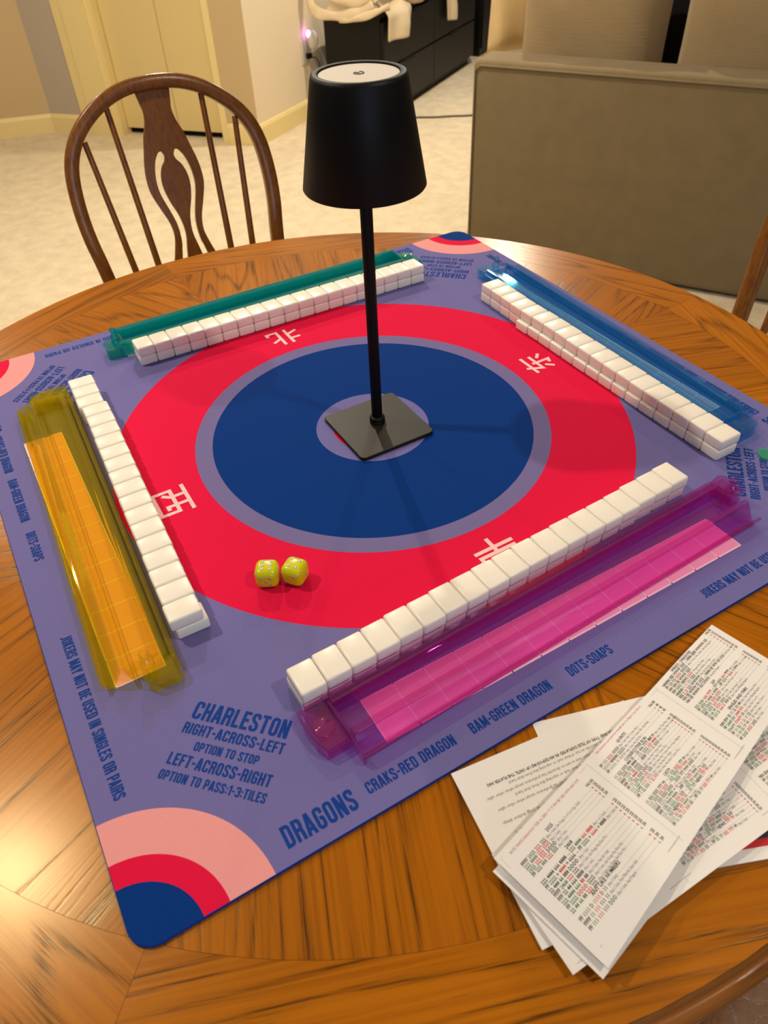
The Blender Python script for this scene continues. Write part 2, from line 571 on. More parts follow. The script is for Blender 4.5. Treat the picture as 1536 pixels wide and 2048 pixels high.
me.from_pydata(V2, [], F2)
ul = me.uv_layers.new(name='UVMap')
for p, uv in zip(me.polygons, U2):
    p.use_smooth = True
    for li, q in zip(p.loop_indices, uv): ul.data[li].uv = q
link('rim_moulding', me, OAK_EDGE, table)
bm = bmesh.new(); add_lathe(bm, [(TR - 0.10, ZT - 0.0275), (TR - 0.10, ZT - 0.085), (TR - 0.12, ZT - 0.085), (TR - 0.12, ZT - 0.0275)], 64)
from_bm('apron', bm, CHAIR, table, True, 40)
bm = bmesh.new()
add_lathe(bm, [(0.0, ZT - 0.03), (0.20, ZT - 0.03), (0.20, ZT - 0.05), (0.075, ZT - 0.06), (0.06, 0.60), (0.085, 0.52), (0.095, 0.42), (0.08, 0.30),
               (0.06, 0.24), (0.09, 0.20), (0.09, 0.10), (0.0, 0.10)], 40)
from_bm('pedestal', bm, CHAIR, table, True, 50)
for k in range(4):
    bm = bmesh.new(); t = k * PI / 2 + 0.4
    add_tube(bm, [(0.06 * math.cos(t), 0.06 * math.sin(t), 0.20), (0.2 * math.cos(t), 0.2 * math.sin(t), 0.16), (0.34 * math.cos(t), 0.34 * math.sin(t), 0.07),
                  (0.42 * math.cos(t), 0.42 * math.sin(t), 0.033)], [(0.026, 0.05), (0.026, 0.045), (0.024, 0.035), (0.024, 0.03)], 12, ax=(0, 0, 1))
    from_bm('foot', bm, CHAIR, table, True, 50)

# ------------------------------------------------------------------ lettering: condensed sign alphabet built from strokes
S = 0.155; h = S / 2; W = 0.43
x0, x1, y0, y1 = h, W - h, h, 1 - h
GL = {
    'A': (W, [[(0.055, 0), (W / 2 - 0.02, 1)], [(W - 0.055, 0), (W / 2 + 0.02, 1)], [(0.11, 0.27), (W - 0.11, 0.27)]]),
    'B': (W, [[(x0, 0), (x0, 1)], ['r', (x0, y1), (x1 - 0.01, y1), (x1 - 0.01, 0.53), (x0, 0.53)], ['r', (x0, 0.53), (x1, 0.53), (x1, y0), (x0, y0)]]),
    'C': (W, [['r', (x1, 0.66), (x1, y1), (x0, y1), (x0, y0), (x1, y0), (x1, 0.34)]]),
    'D': (W, [[(x0, 0), (x0, 1)], ['r', (x0, y1), (x1, y1), (x1, y0), (x0, y0)]]),
    'E': (0.37, [[(x0, 0), (x0, 1)], [(x0, y1), (0.37, y1)], [(x0, 0.52), (0.33, 0.52)], [(x0, y0), (0.37, y0)]]),
    'F': (0.36, [[(x0, 0), (x0, 1)], [(x0, y1), (0.36, y1)], [(x0, 0.50), (0.32, 0.50)]]),
    'G': (W, [['r', (x1, 0.68), (x1, y1), (x0, y1), (x0, y0), (x1, y0), (x1, 0.49), (W / 2, 0.49)]]),
    'H': (W, [[(x0, 0), (x0, 1)], [(x1, 0), (x1, 1)], [(x0, 0.51), (x1, 0.51)]]),
    'I': (S, [[(x0, 0), (x0, 1)]]),
    'J': (0.33, [['r', (0.33 - h, 1), (0.33 - h, y0), (0.0, y0)]]),
    'K': (W, [[(x0, 0), (x0, 1)], [(x1, 1), (x0 + 0.05, 0.40)], [(x0 + 0.09, 0.55), (x1 + 0.01, 0)]]),
    'L': (0.36, [[(x0, 0), (x0, 1)], [(x0, y0), (0.36, y0)]]),
    'M': (0.57, [[(x0, 0), (x0, 1)], [(0.57 - h, 0), (0.57 - h, 1)], [(x0 + 0.02, 1), (0.285, 0.12)], [(0.57 - h - 0.02, 1), (0.285, 0.12)]]),
    'N': (0.45, [[(x0, 0), (x0, 1)], [(0.45 - h, 0), (0.45 - h, 1)], [(x0 + 0.02, 1), (0.45 - h - 0.02, 0)]]),
    'O': (W, [['rc', (x1, y1), (x0, y1), (x0, y0), (x1, y0)]]),
    'P': (W, [[(x0, 0), (x0, 1)], ['r', (x0, y1), (x1, y1), (x1, 0.43), (x0, 0.43)]]),
    'R': (W, [[(x0, 0), (x0, 1)], ['r', (x0, y1), (x1, y1), (x1, 0.50), (x0, 0.50)], [(x1 - 0.03, 0.50), (x1, 0.30), (x1 + 0.005, 0)]]),
    'S': (W, [['r', (x1, 0.70), (x1, y1), (x0, y1), (x0, 0.60), (x1, 0.41), (x1, y0), (x0, y0), (x0, 0.30)]]),
    'T': (0.40, [[(0.20, 0), (0.20, 1)], [(0, y1), (0.40, y1)]]),
    'U': (W, [['r', (x0, 1), (x0, y0), (x1, y0), (x1, 1)]]),
    'Y': (W, [[(0.05, 1), (W / 2, 0.42)], [(W - 0.05, 1), (W / 2, 0.42)], [(W / 2, 0), (W / 2, 0.46)]]),
    '-': (0.24, [[(0.0, 0.46), (0.24, 0.46)]]),
    ':': (S, [[(x0, 0.12), (x0, 0.12 + S)], [(x0, 0.55), (x0, 0.55 + S)]]),
    '1': (0.26, [[(0.19, 0), (0.19, 1)], [(0.0, 0.80), (0.19, 0.86)]]),
    '3': (W, [['r', (x0, 0.74), (x0, y1), (x1, y1), (x1, 0.53), (0.17, 0.53)], ['r', (0.17, 0.53), (x1, 0.53), (x1, y0), (x0, y0), (x0, 0.26)]]),
    ' ': (0.19, []),
}


def rounded(pts, r, closed=False):
    P = [Vector(p) for p in pts]; n = len(P); out = []
    for i, p in enumerate(P):
        if not closed and i in (0, n - 1): out.append(p); continue
        a = P[i - 1] - p; b = P[(i + 1) % n] - p
        q = min(r, a.length * 0.49, b.length * 0.49)
        A = p + a.normalized() * q; B = p + b.normalized() * q
        for k in range(5):
            s = k / 4
            out.append(A * (1 - s) ** 2 + p * 2 * s * (1 - s) + B * s * s)
    return out


def stroke_quads(pts, s, closed=False):
    P = [Vector(p) for p in pts]; n = len(P)
    L, Rr = [], []
    for i, p in enumerate(P):
        d1 = (P[i] - P[i - 1]) if (i > 0 or closed) else None
        d2 = (P[(i + 1) % n] - P[i]) if (i < n - 1 or closed) else None
        if d1 is None: d1 = d2
        if d2 is None: d2 = d1
        n1 = Vector((-d1.y, d1.x)).normalized(); n2 = Vector((-d2.y, d2.x)).normalized()
        nn = (n1 + n2)
        nn = nn.normalized() if nn.length > 1e-6 else n1
        k = min(1 / max(nn.dot(n1), 0.35), 1.8)
        L.append(p + nn * (s / 2 * k)); Rr.append(p - nn * (s / 2 * k))
    Q = []
    for i in range(n if closed else n - 1):
        j = (i + 1) % n
        Q.append((Rr[i], Rr[j], L[j], L[i]))
    return Q


def sign_text(txt, cap, width, place, V, F, Z):
    """place(x, y) -> 3D point; text starts at x=0"""
    gap = 0.085
    tot = sum(GL[c][0] + gap for c in txt) - gap
    sx = width / (tot * cap)
    x = 0.0
    for c in txt:
        w, st = GL[c]
        for q in st:
            closed = q and q[0] == 'rc'
            pts = q[1:] if isinstance(q[0], str) else q
            if isinstance(q[0], str): pts = rounded(pts, 0.14, closed)
            for quad in stroke_quads(pts, S, closed):
                b = len(V)
                for p in quad: V.append(place((x + p.x) * cap * sx, p.y * cap))
                F.append((b, b + 1, b + 2, b + 3)); Z.append(st.index(q) * 0.00002)
        x += w + gap


# ------------------------------------------------------------------ the game mat
mat = tag(empty('game_mat', (0, 0, ZM)), 'square lavender neoprene game mat printed with a red and blue bullseye', 'mat')
bm = bmesh.new()
n = 8; r = 0.018; hs = 0.4
ring = []
for cx, cy, a0 in ((hs - r, hs - r, 0), (-hs + r, hs - r, PI / 2), (-hs + r, -hs + r, PI), (hs - r, -hs + r, 1.5 * PI)):
    for i in range(n + 1):
        t = a0 + PI / 2 * i / n
        ring.append((cx + r * math.cos(t), cy + r * math.sin(t)))
N = len(ring)
tp = [bm.verts.new((x * 0.9985, y * 0.9985, 0)) for x, y in ring]
ed = [bm.verts.new((x, y, -0.0006)) for x, y in ring]
bt = [bm.verts.new((x, y, -0.0029)) for x, y in ring]
ft = bm.faces.new(tp)
side = []
for i in range(N):
    j = (i + 1) % N
    side.append(bm.faces.new((tp[i], ed[i], ed[j], tp[j]))); side.append(bm.faces.new((ed[i], bt[i], bt[j], ed[j])))
bm.faces.new(bt[::-1])
for f in side: f.material_index = 1
# printed lettering, characters and panels, a hair above the cloth and part of its one mesh
M_EDGE = ink('blue_stitching', (10, 52, 140))
M_TEXT = ink('blue_ink', (10, 58, 142))
M_CHAR = ink('blush_ink', (250, 200, 200))
M_CELL = ink('rose_panel', (240, 168, 200))
M_CELLINE = ink('pale_panel_line', (252, 222, 230))


def quad_faces(V, F, mi, rot, z, Z=None):
    ca, sa = math.cos(rot), math.sin(rot)
    zz = [z] * len(V)
    if Z:
        for f, dz in zip(F, Z):
            for i in f: zz[i] = z + dz
    vs = [bm.verts.new((x * ca - y * sa, x * sa + y * ca, q)) for (x, y), q in zip(V, zz)]
    for f in F:
        try:
            fc = bm.faces.new([vs[i] for i in f]); fc.material_index = mi
        except ValueError: pass


TXT, TF, TZ = [], [], []
for txt, cap, xa, xb, yb in (('DRAGONS', 0.0168, -0.2892, -0.2330, -0.3890), ('CRAKS-RED DRAGON', 0.0095, -0.2226, -0.1462, -0.3842),
                             ('BAM-GREEN DRAGON', 0.0095, -0.1312, -0.0537, -0.3842), ('DOTS-SOAPS', 0.0095, -0.0340, 0.0115, -0.3836),
                             ('JOKERS MAY NOT BE USED IN SINGLES OR PAIRS', 0.0092, 0.1195, 0.2922, -0.3832)):
    sign_text(txt, cap, xb - xa, lambda x, y, xa=xa, yb=yb: (xa + x, yb + y), TXT, TF, TZ)
c45 = math.sqrt(0.5)
for txt, cap, w, yb in (('CHARLESTON', 0.0158, 0.0800, -0.4014), ('RIGHT-ACROSS-LEFT', 0.0094, 0.0835, -0.4145), ('OPTION TO STOP', 0.0075, 0.0525, -0.4268),
                        ('LEFT-ACROSS-RIGHT', 0.0098, 0.0830, -0.4412), ('OPTION TO PASS:1-3:TILES', 0.0076, 0.0850, -0.4535)):
    sign_text(txt, cap, w, lambda x, y, w=w, yb=yb: ((x - w / 2) * c45 + (yb + y) * c45, -(x - w / 2) * c45 + (yb + y) * c45), TXT, TF, TZ)
CH = {}   # the four wind characters, x to the right and y towards the centre, in millimetres from the character's middle
CH['south'] = [[(-22, 10), (22, 10)], [(0, 23), (0, 3)], [(-19, -20), (-19, 3), (19, 3), (19, -20)], [(-8, -3), (-4, -9)], [(8, -3), (4, -9)], [(-12, -10), (12, -10)], [(0, -10), (0, -20)]]
CH['west'] = [[(-22, 18), (22, 18)], [(-18, -18), (-18, 4), (18, 4), (18, -18)], [(-18, -15), (18, -15)], [(-7, 18), (-7, 2), (-13, -6)], [(7, 18), (7, -5), (13, -5)]]
CH['north'] = [[(-6, 20), (-6, -18)], [(-20, 8), (-6, 8)], [(-21, -10), (-6, -4)], [(6, 20), (6, -16), (20, -16), (20, -9)], [(6, 2), (19, 9)]]
CH['east'] = [[(-19, 14), (19, 14)], [(-4, 21), (-13, 2), (17, 2)], [(1, 8), (1, -17), (-6, -14)], [(-8, -5), (-16, -14)], [(9, -5), (17, -13)]]
cells_V, cells_F, line_V, line_F = [], [], [], []


def rect(V, F, xa, ya, xb, yb):
    b = len(V); V += [(xa, ya), (xb, ya), (xb, yb), (xa, yb)]; F.append((b, b + 1, b + 2, b + 3))


PX0, PX1, PY0, PY1 = -0.1905, 0.1965, -0.3556, -0.3125
rect(cells_V, cells_F, PX0, PY0, PX1, PY1)
lw = 0.0010
rect(line_V, line_F, PX0, PY0, PX1, PY0 + lw * 1.6); rect(line_V, line_F, PX0, PY1 - lw, PX1, PY1)
for i in range(14):
    x = PX0 + (PX1 - PX0) * i / 13
    rect(line_V, line_F, x - lw / 2, PY0, x + lw / 2, PY1)
for k, nm in enumerate(('south', 'east', 'north', 'west')):
    rot = k * PI / 2
    quad_faces(TXT, TF, 2, rot, 0.00022, TZ)
    quad_faces(cells_V, cells_F, 4, rot, 0.00014)
    quad_faces(line_V, line_F, 5, rot, 0.00024)
    cv, cf, cz = [], [], []
    for st in CH[nm]:
        for q in stroke_quads([(a * 0.001, b * 0.001 - 0.2425) for a, b in st], 0.0042):
            b = len(cv); cv += [(p.x, p.y) for p in q]; cf.append((b, b + 1, b + 2, b + 3)); cz.append(CH[nm].index(st) * 0.00002)
    quad_faces(cv, cf, 3, rot, 0.00022, cz)
me = bpy.data.meshes.new('printed_cloth')
bm.normal_update()
for f in bm.faces:
    if f.material_index > 1 and f.normal.z < 0: f.normal_flip()
bm.to_mesh(me); bm.free()
link('printed_cloth', me, [mat_print(), M_EDGE, M_TEXT, M_CHAR, M_CELL, M_CELLINE], mat)


# ------------------------------------------------------------------ tiles
def tile_mesh():
    bm = bmesh.new()
    add_box(bm, (-0.01118, -0.0147, 0), (0.01118, 0.0147, 0.0128), 0.0021, 3)
    bmesh.ops.recalc_face_normals(bm, faces=bm.faces)
    me = bpy.data.meshes.new('mahjong_tile'); bm.to_mesh(me); bm.free()
    for p in me.polygons: p.use_smooth = True
    me.materials.append(M_TILE)
    return me


TILE = tile_mesh()
ORD = ['first', 'second', 'third', 'fourth', 'fifth', 'sixth', 'seventh', 'eighth', 'ninth', 'tenth', 'eleventh', 'twelfth', 'thirteenth', 'fourteenth',
       'fifteenth', 'sixteenth', 'seventeenth', 'eighteenth', 'nineteenth']


def tile(rot, u, v, z, yaw, label, group):
    o = bpy.data.objects.new('mahjong_tile', TILE); COL.objects.link(o)
    ca, sa = math.cos(rot), math.sin(rot)
    o.location = (u * ca - v * sa, u * sa + v * ca, ZM + z)
    o.rotation_euler = (0, 0, rot + yaw)
    tag(o, label, 'mahjong tile', group)
    return o


def interp(tab, t):
    for (a, va), (b, vb) in zip(tab, tab[1:]):
        if t <= b: return va + (vb - va) * (t - a) / (b - a)
    return tab[-1][1]


def row(rot, ua, ub, vtab, low, rack, frm, slope, jit):
    """ua/ub: outer ends of the row (counted from ua); vtab: v over index; low: v offset of the lower tile over index"""
    n = 19
    for i in range(n):
        u = ua + (ub - ua) * (i + 0.5) / n
        v = interp(vtab, i)
        j = random.uniform(-jit, jit)
        yaw = slope * 0.4 + random.uniform(-0.006, 0.006)
        for lay in (0, 1):
            dv = interp(low, i) + random.uniform(-jit, jit) * 0.5 if lay == 0 else j
            name = 'upper' if lay else 'lower'
            tile(rot, u + (random.uniform(-0.0001, 0.0001)), v + dv, 0.0003 + lay * 0.0130, yaw if lay else slope * 0.6,
                 'white tile in the %s layer by the %s rack, %s from the %s rack end' % (name, rack, ORD[i], frm),
                 'white mahjong tiles walled along the %s rack' % rack)


row(0.0, -0.2340, 0.2040, [(0, -0.2860), (1, -0.2845), (9, -0.2748), (15, -0.2680), (16, -0.2655), (18, -0.2630)], [(0, 0.0024), (18, 0.0012)], 'pink', 'yellow', 0.05, 0.0005)
row(PI / 2, 0.1762, -0.2575, [(0, -0.2950), (4, -0.2925), (5, -0.2935), (18, -0.2880)], [(0, 0.0), (3, 0.0), (3.5, 0.0058), (9, 0.0046), (14, 0.003), (18, 0.0004)], 'blue', 'green', -0.012, 0.0004)
row(PI, 0.1885, -0.2470, [(0, -0.2925), (18, -0.2872)], [(0, 0.0), (18, 0.0)], 'green', 'yellow', -0.01, 0.0003)
row(-PI / 2, -0.2540, 0.1785, [(0, -0.2688), (2, -0.2702), (3, -0.2680), (18, -0.2826)], [(0, 0.001), (17, 0.001), (18, 0.003)], 'yellow', 'green', -0.03, 0.0003)

# ------------------------------------------------------------------ racks
ACR = {
    'pink': acrylic('pink_acrylic', (0.97, 0.77, 0.955, 1), lin((244, 16, 150)), 0.045),
    'blue': acrylic('blue_acrylic', (0.76, 0.95, 0.99, 1), lin((0, 140, 216)), 0.04),
    'green': acrylic('green_acrylic', (0.34, 0.93, 0.92, 1), lin((0, 184, 166)), 0.15),
    'yellow': acrylic('yellow_acrylic', (0.985, 0.97, 0.47, 1), lin((250, 222, 0)), 0.055),
}
RL = 0.442


def soften(bm):
    """round the long moulded edges a little so that they catch the light"""
    es = [e for e in bm.edges if abs(e.verts[0].co.x - e.verts[1].co.x) > 0.1]
    bmesh.ops.bevel(bm, geom=es, offset=0.0005, segments=2, profile=0.5, affect='EDGES', clamp_overlap=True)



def rack(color, rot, ul, vl, ang, label):
    """ul, vl: lip corner at the hinge end, in the frame of the side; ang: slight turn of the rack"""
    ca, sa = math.cos(rot), math.sin(rot)
    root = empty('tile_rack', (ul * ca - vl * sa, ul * sa + vl * ca, ZM + 0.0003), rot + ang)
    tag(root, label, 'tile rack', 'translucent tile racks on the four sides of the mat')
    M = ACR[color]
    idf = lambda u, v, z: (u, v, z)
    th = 0.0024
    bm = bmesh.new()
    prof = [(0.0012, 0.0115), (0.0060, 0.0030), (0.0095, 0.0030), (0.0185, 0.0190), (0.0215, 0.0190), (0.0250, 0.0035), (0.0488, 0.0030), (0.0515, 0.0160), (0.0560, 0.0160), (0.0572, 0.0012)]
    add_extrude(bm, strip_poly(prof, th), 0, RL, idf)
    # keel under the trough that carries the lip
    add_extrude(bm, [(0.0048, 0.0), (0.0100, 0.0), (0.0100, 0.0021), (0.0048, 0.0021)], 0, RL, idf)
    soften(bm)
    from_bm('tray', bm, M, root)
    bm = bmesh.new()
    add_extrude(bm, [(0.0008, 0.0010), (0.0560, 0.0010), (0.0560, 0.0152), (0.0215, 0.0172), (0.0050, 0.0112), (0.0008, 0.0108)], -0.0026, -0.0002, idf)
    from_bm('end_wall', bm, M, root)
    bm = bmesh.new()
    add_extrude(bm, [(0.0265, 0.0048), (0.0330, 0.0060), (0.0400, 0.0085), (0.0460, 0.0125), (0.0500, 0.0150), (0.0500, 0.0165), (0.0400, 0.0165), (0.0265, 0.0165)], RL - 0.0060, RL - 0.0036, idf)
    from_bm('end_wall', bm, M, root)
    # pusher arm along the tiles
    bm = bmesh.new()
    add_extrude(bm, strip_poly([(0.0592, 0.0118), (0.0624, 0.0118), (0.0624, 0.0008)], 0.0020), -0.004, RL + 0.002, idf)
    soften(bm)
    arm = from_bm('pusher_arm', bm, M, root)
    for k in range(9):
        bm = bmesh.new(); u = 0.02 + k * (RL - 0.04) / 8
        add_box(bm, (u - 0.0008, 0.0588, 0.0010), (u + 0.0008, 0.0610, 0.0104))
        from_bm('rib', bm, M, arm)
    # hinge end: block with the pivot disc
    bm = bmesh.new()
    out = [(-0.0030, 0.0190), (-0.0225, 0.0190), (-0.0262, 0.0300), (-0.0275, 0.0480), (-0.0262, 0.0632), (-0.0030, 0.0632)]
    z0, z1 = 0.0004, 0.0125

    def ringw(bm, pts, z0, z1):
        A = [bm.verts.new((x, y, z0)) for x, y in pts]; B = [bm.verts.new((x, y, z1)) for x, y in pts]
        for i in range(len(pts)):
            j = (i + 1) % len(pts); bm.faces.new((A[i], A[j], B[j], B[i]))
        bm.faces.new(A[::-1]); bm.faces.new(B)
    ringw(bm, out, z0, z1)
    bmesh.ops.bevel(bm, geom=[e for e in bm.edges if abs(e.verts[0].co.z - e.verts[1].co.z) < 1e-6 and e.verts[0].co.z > 0.01], offset=0.0015, segments=2, affect='EDGES')
    add_box(bm, (-0.0215, 0.0215, 0.0016), (-0.0050, 0.0600, 0.0098))
    hinge = from_bm('hinge_block', bm, M, root)
    bm = bmesh.new(); add_lathe(bm, [(0, z1 + 0.0032), (0.0035, z1 + 0.0030), (0.0060, z1 + 0.0016), (0.0082, z1 + 0.0014), (0.0088, z1 + 0.0002), (0.0088, z1 - 0.006), (0, z1 - 0.006)], 28, (-0.0150, 0.0385, 0))
    from_bm('pivot_disc', bm, M, hinge, True, 40)
    # free end: rounded block with a knob
    bm = bmesh.new()
    out = []
    for cx, cy, a0 in ((RL + 0.0135, 0.0570, 0), (RL + 0.0020, 0.0610, PI / 2), (RL + 0.0020, 0.0345, PI), (RL + 0.0125, 0.0415, 1.5 * PI)):
        rr = 0.0068 if a0 in (0,) else (0.0009 if a0 in (PI / 2, PI) else 0.0078)
        for i in range(5):
            t = a0 + PI / 2 * i / 4; out.append((cx + rr * math.cos(t), cy + rr * math.sin(t)))
    ringw(bm, out, 0.0004, 0.0138)
    inner = [(RL + 0.0035, 0.0375), (RL + 0.0130, 0.0400), (RL + 0.0165, 0.0440), (RL + 0.0165, 0.0590), (RL + 0.0035, 0.0595)]
    ringw(bm, inner, 0.0016, 0.0118)
    blk = from_bm('end_block', bm, M, root, True, 35)
    bm = bmesh.new(); add_lathe(bm, [(0, 0.0335), (0.0026, 0.0328), (0.0042, 0.0305), (0.0042, 0.0285), (0.0028, 0.0262), (0.0032, 0.0245), (0.0052, 0.0225), (0.0058, 0.0185), (0.0050, 0.0150), (0.0058, 0.0138), (0, 0.0138)], 24, (RL + 0.0030, 0.0400, 0))
    from_bm('knob', bm, M, blk, True, 50)
    return root


rack('pink', 0.0, -0.2125, -0.3640, math.radians(2.1), 'translucent magenta tile rack nearest the score cards')
rack('yellow', -PI / 2, -0.2450, -0.3500, math.radians(-2.0), 'translucent yellow tile rack lying beside the two dice')
rack('blue', PI / 2, -0.2230, -0.3690, math.radians(-1.6), 'translucent blue tile rack on the sofa side of the mat')
rack('green', PI, -0.2420, -0.3770, math.radians(-0.2), 'translucent teal green tile rack on the side of the bow-back chair')

# ------------------------------------------------------------------ table lamp
lampo = tag(empty('table_lamp', (0.0062, -0.0010, ZM + 0.0003)), 'matte black cordless table lamp standing in the middle of the mat', 'table lamp')
bm = bmesh.new()


def rsq(a, r, z, dx=0.0, dy=0.0):
    out = []
    for cx, cy, t0 in ((a - r, a - r, 0), (-a + r, a - r, PI / 2), (-a + r, -a + r, PI), (a - r, -a + r, 1.5 * PI)):
        for i in range(7):
            t = t0 + PI / 2 * i / 6
            out.append(bm.verts.new((cx + r * math.cos(t) + dx, cy + r * math.sin(t) + dy, z)))
    return out


RS = [rsq(0.0470, 0.006, 0.0, -0.002, -0.0045), rsq(0.0470, 0.006, 0.0036, -0.002, -0.0045), rsq(0.0464, 0.0055, 0.0042, -0.002, -0.0045)]
for A, B in zip(RS, RS[1:]):
    for i in range(28): bm.faces.new((A[i], A[(i + 1) % 28], B[(i + 1) % 28], B[i]))
bm.faces.new(RS[0][::-1]); bm.faces.new(RS[-1])
from_bm('base_plate', bm, M_PLATE, lampo, True, 30)
bm = bmesh.new(); add_lathe(bm, [(0, 0.0042), (0.0088, 0.0042), (0.0090, 0.0058), (0.0078, 0.0072), (0.0088, 0.0085), (0.0086, 0.0108), (0.0068, 0.0122), (0, 0.0122)], 28)
from_bm('collar', bm, M_BLACK, lampo, True, 50)
bm = bmesh.new(); add_lathe(bm, [(0, 0.012), (0.0060, 0.012), (0.0060, 0.33), (0, 0.33)], 24)
from_bm('pole', bm, M_BLACK, lampo, True, 50)
bm = bmesh.new()
rb, rt, zb, zt = 0.0565, 0.0392, 0.268, 0.3600
add_lathe(bm, [(rb - 0.0016, zb + 0.0008), (rb - 0.0008, zb), (rb, zb + 0.0012), (rt + 0.0022, zt - 0.0035), (rt + 0.0012, zt - 0.001), (rt - 0.0008, zt), (rt - 0.0042, zt - 0.0003),
               (rt - 0.0048, zt - 0.0022), (rt - 0.0050, zt - 0.006), (rb - 0.0030, zb + 0.002)], 72)
bm.faces.ensure_lookup_table()
v0 = bm.verts[:72]; v1 = bm.verts[-72:]
bm.verts.ensure_lookup_table()
for k in range(72):
    bm.faces.new((bm.verts[k], bm.verts[(k + 1) % 72], bm.verts[9 * 72 + (k + 1) % 72], bm.verts[9 * 72 + k]))
shade = from_bm('shade', bm, M_BLACK, lampo, True, 45)
bm = bmesh.new(); add_lathe(bm, [(0, zt - 0.0016), (rt - 0.0052, zt - 0.0016), (rt - 0.0052, zt - 0.005), (0, zt - 0.005)], 64)
panel = from_bm('top_panel', bm, M_WHITEP, shade, True, 40)
panel['label'] = 'frosted white touch panel'
bm = bmesh.new()
pts = [(0.0042 * math.cos(a), 0.0042 * math.sin(a), zt - 0.0014) for a in [math.radians(125 + i * 290 / 24) for i in range(25)]]
add_tube(bm, pts, 0.0005, 6)
add_tube(bm, [(0.0004, -0.0001, zt - 0.0014), (-0.0020, 0.0034, zt - 0.0014)], 0.0005, 6)
from_bm('power_symbol', bm, M_DARK, shade)
bm = bmesh.new(); add_lathe(bm, [(0.006, zb + 0.014), (rb - 0.0065, zb + 0.014), (rb - 0.0065, zb + 0.018), (0.006, zb + 0.018)], 48)
from_bm('diffuser', bm, M_WHITEP, shade)

# ------------------------------------------------------------------ dice
PIPS = {1: [(0, 0)], 2: [(-1, -1), (1, 1)], 3: [(-1, -1), (0, 0), (1, 1)], 4: [(-1, -1), (1, -1), (-1, 1), (1, 1)],
        5: [(-1, -1), (1, -1), (0, 0), (-1, 1), (1, 1)], 6: [(-1, -1), (1, -1), (-1, 0), (1, 0), (-1, 1), (1, 1)]}


def die(x, y, rz, faces, label):
    s = 0.0214
    root = tag(empty('die', (x, y, ZM + 0.0003), rz), label, 'die', 'lime dice on the red ring of the mat')
    bm = bmesh.new(); add_box(bm, (-s / 2, -s / 2, 0), (s / 2, s / 2, s), 0.0062, 6)
    body = from_bm('body', bm, M_DIE, root, True)
    for (nx, ny, nz), k in faces.items():
        n = Vector((nx, ny, nz))
        if abs(nz) > 0.5: a, b = Vector((1, 0, 0)), Vector((0, 1, 0))
        else: b = Vector((0, 0, 1)); a = b.cross(n)
        c = Vector((0, 0, s / 2)) + n * (s / 2 - 0.00012)
        for px, py in PIPS[k]:
            wx = 0.0037; wy = 0.0046 if k == 6 else 0.0039
            p = c + a * (px * wx) + b * (py * wy)
            bm = bmesh.new()
            M = Matrix.Translation(p) @ n.to_track_quat('Z', 'Y').to_matrix().to_4x4()
            bmesh.ops.create_uvsphere(bm, u_segments=12, v_segments=8, radius=1.0, matrix=M @ Matrix.Diagonal((0.0016, 0.0016, 0.0004, 1)))
            from_bm('pip', bm, M_PIP, root, True)


die(-0.2005, -0.1568, math.radians(-30), {(0, 0, 1): 6, (0, -1, 0): 5, (1, 0, 0): 3, (-1, 0, 0): 4, (0, 1, 0): 2}, 'lime die showing six, the one nearer the yellow rack')
die(-0.1778, -0.1682, math.radians(-52), {(0, 0, 1): 4, (0, -1, 0): 2, (1, 0, 0): 1, (-1, 0, 0): 6, (0, 1, 0): 5}, 'lime die showing four, touching the one that shows six')

# a small green disc at the right-hand corner of the mat
bm = bmesh.new(); add_lathe(bm, [(0, 0.0003), (0.0092, 0.0003), (0.0095, 0.0012), (0.0092, 0.0030), (0.0066, 0.0030), (0.0062, 0.0024), (0, 0.0024)], 40)
disc = from_bm('game_token', bm, acrylic('green_token', (0.80, 0.98, 0.93, 1), lin((90, 210, 165)), 0.35), None, True, 40)
disc.location = (0.3255, -0.2790, ZM)
tag(disc, 'small translucent green disc lying by the hinge end of the blue rack', 'game token')

# ------------------------------------------------------------------ score cards
FONT = {}


def glyph(ch, bold):
    key = (ch, bold)
    if key in FONT: return FONT[key]

    def build(s):
        cu = bpy.data.curves.new('t', 'FONT'); cu.body = s; cu.size = 1.0; cu.resolution_u = 1; cu.fill_mode = 'FRONT'
        if bold: cu.offset = 0.024
        o = bpy.data.objects.new('t', cu); COL.objects.link(o)
        dg = bpy.context.evaluated_depsgraph_get()
        me = bpy.data.meshes.new_from_object(o.evaluated_get(dg))
        vs = [tuple(v.co[:2]) for v in me.vertices]; fs = [tuple(p.vertices) for p in me.polygons]
        bpy.data.objects.remove(o); bpy.data.curves.remove(cu); bpy.data.meshes.remove(me)
        return vs, fs
    if ch == ' ':
        FONT[key] = ([], [], 0.30); return FONT[key]
    vs, fs = build('|' + ch + '|'); b, _ = build('||')
    va, fa = build(ch)
    adv = (max(v[0] for v in vs) - min(v[0] for v in vs)) - (max(v[0] for v in b) - min(v[0] for v in b))
    FONT[key] = (va, fa, adv)
    return FONT[key]


def text_width(s, bold): return sum(glyph(c, bold)[2] for c in s)


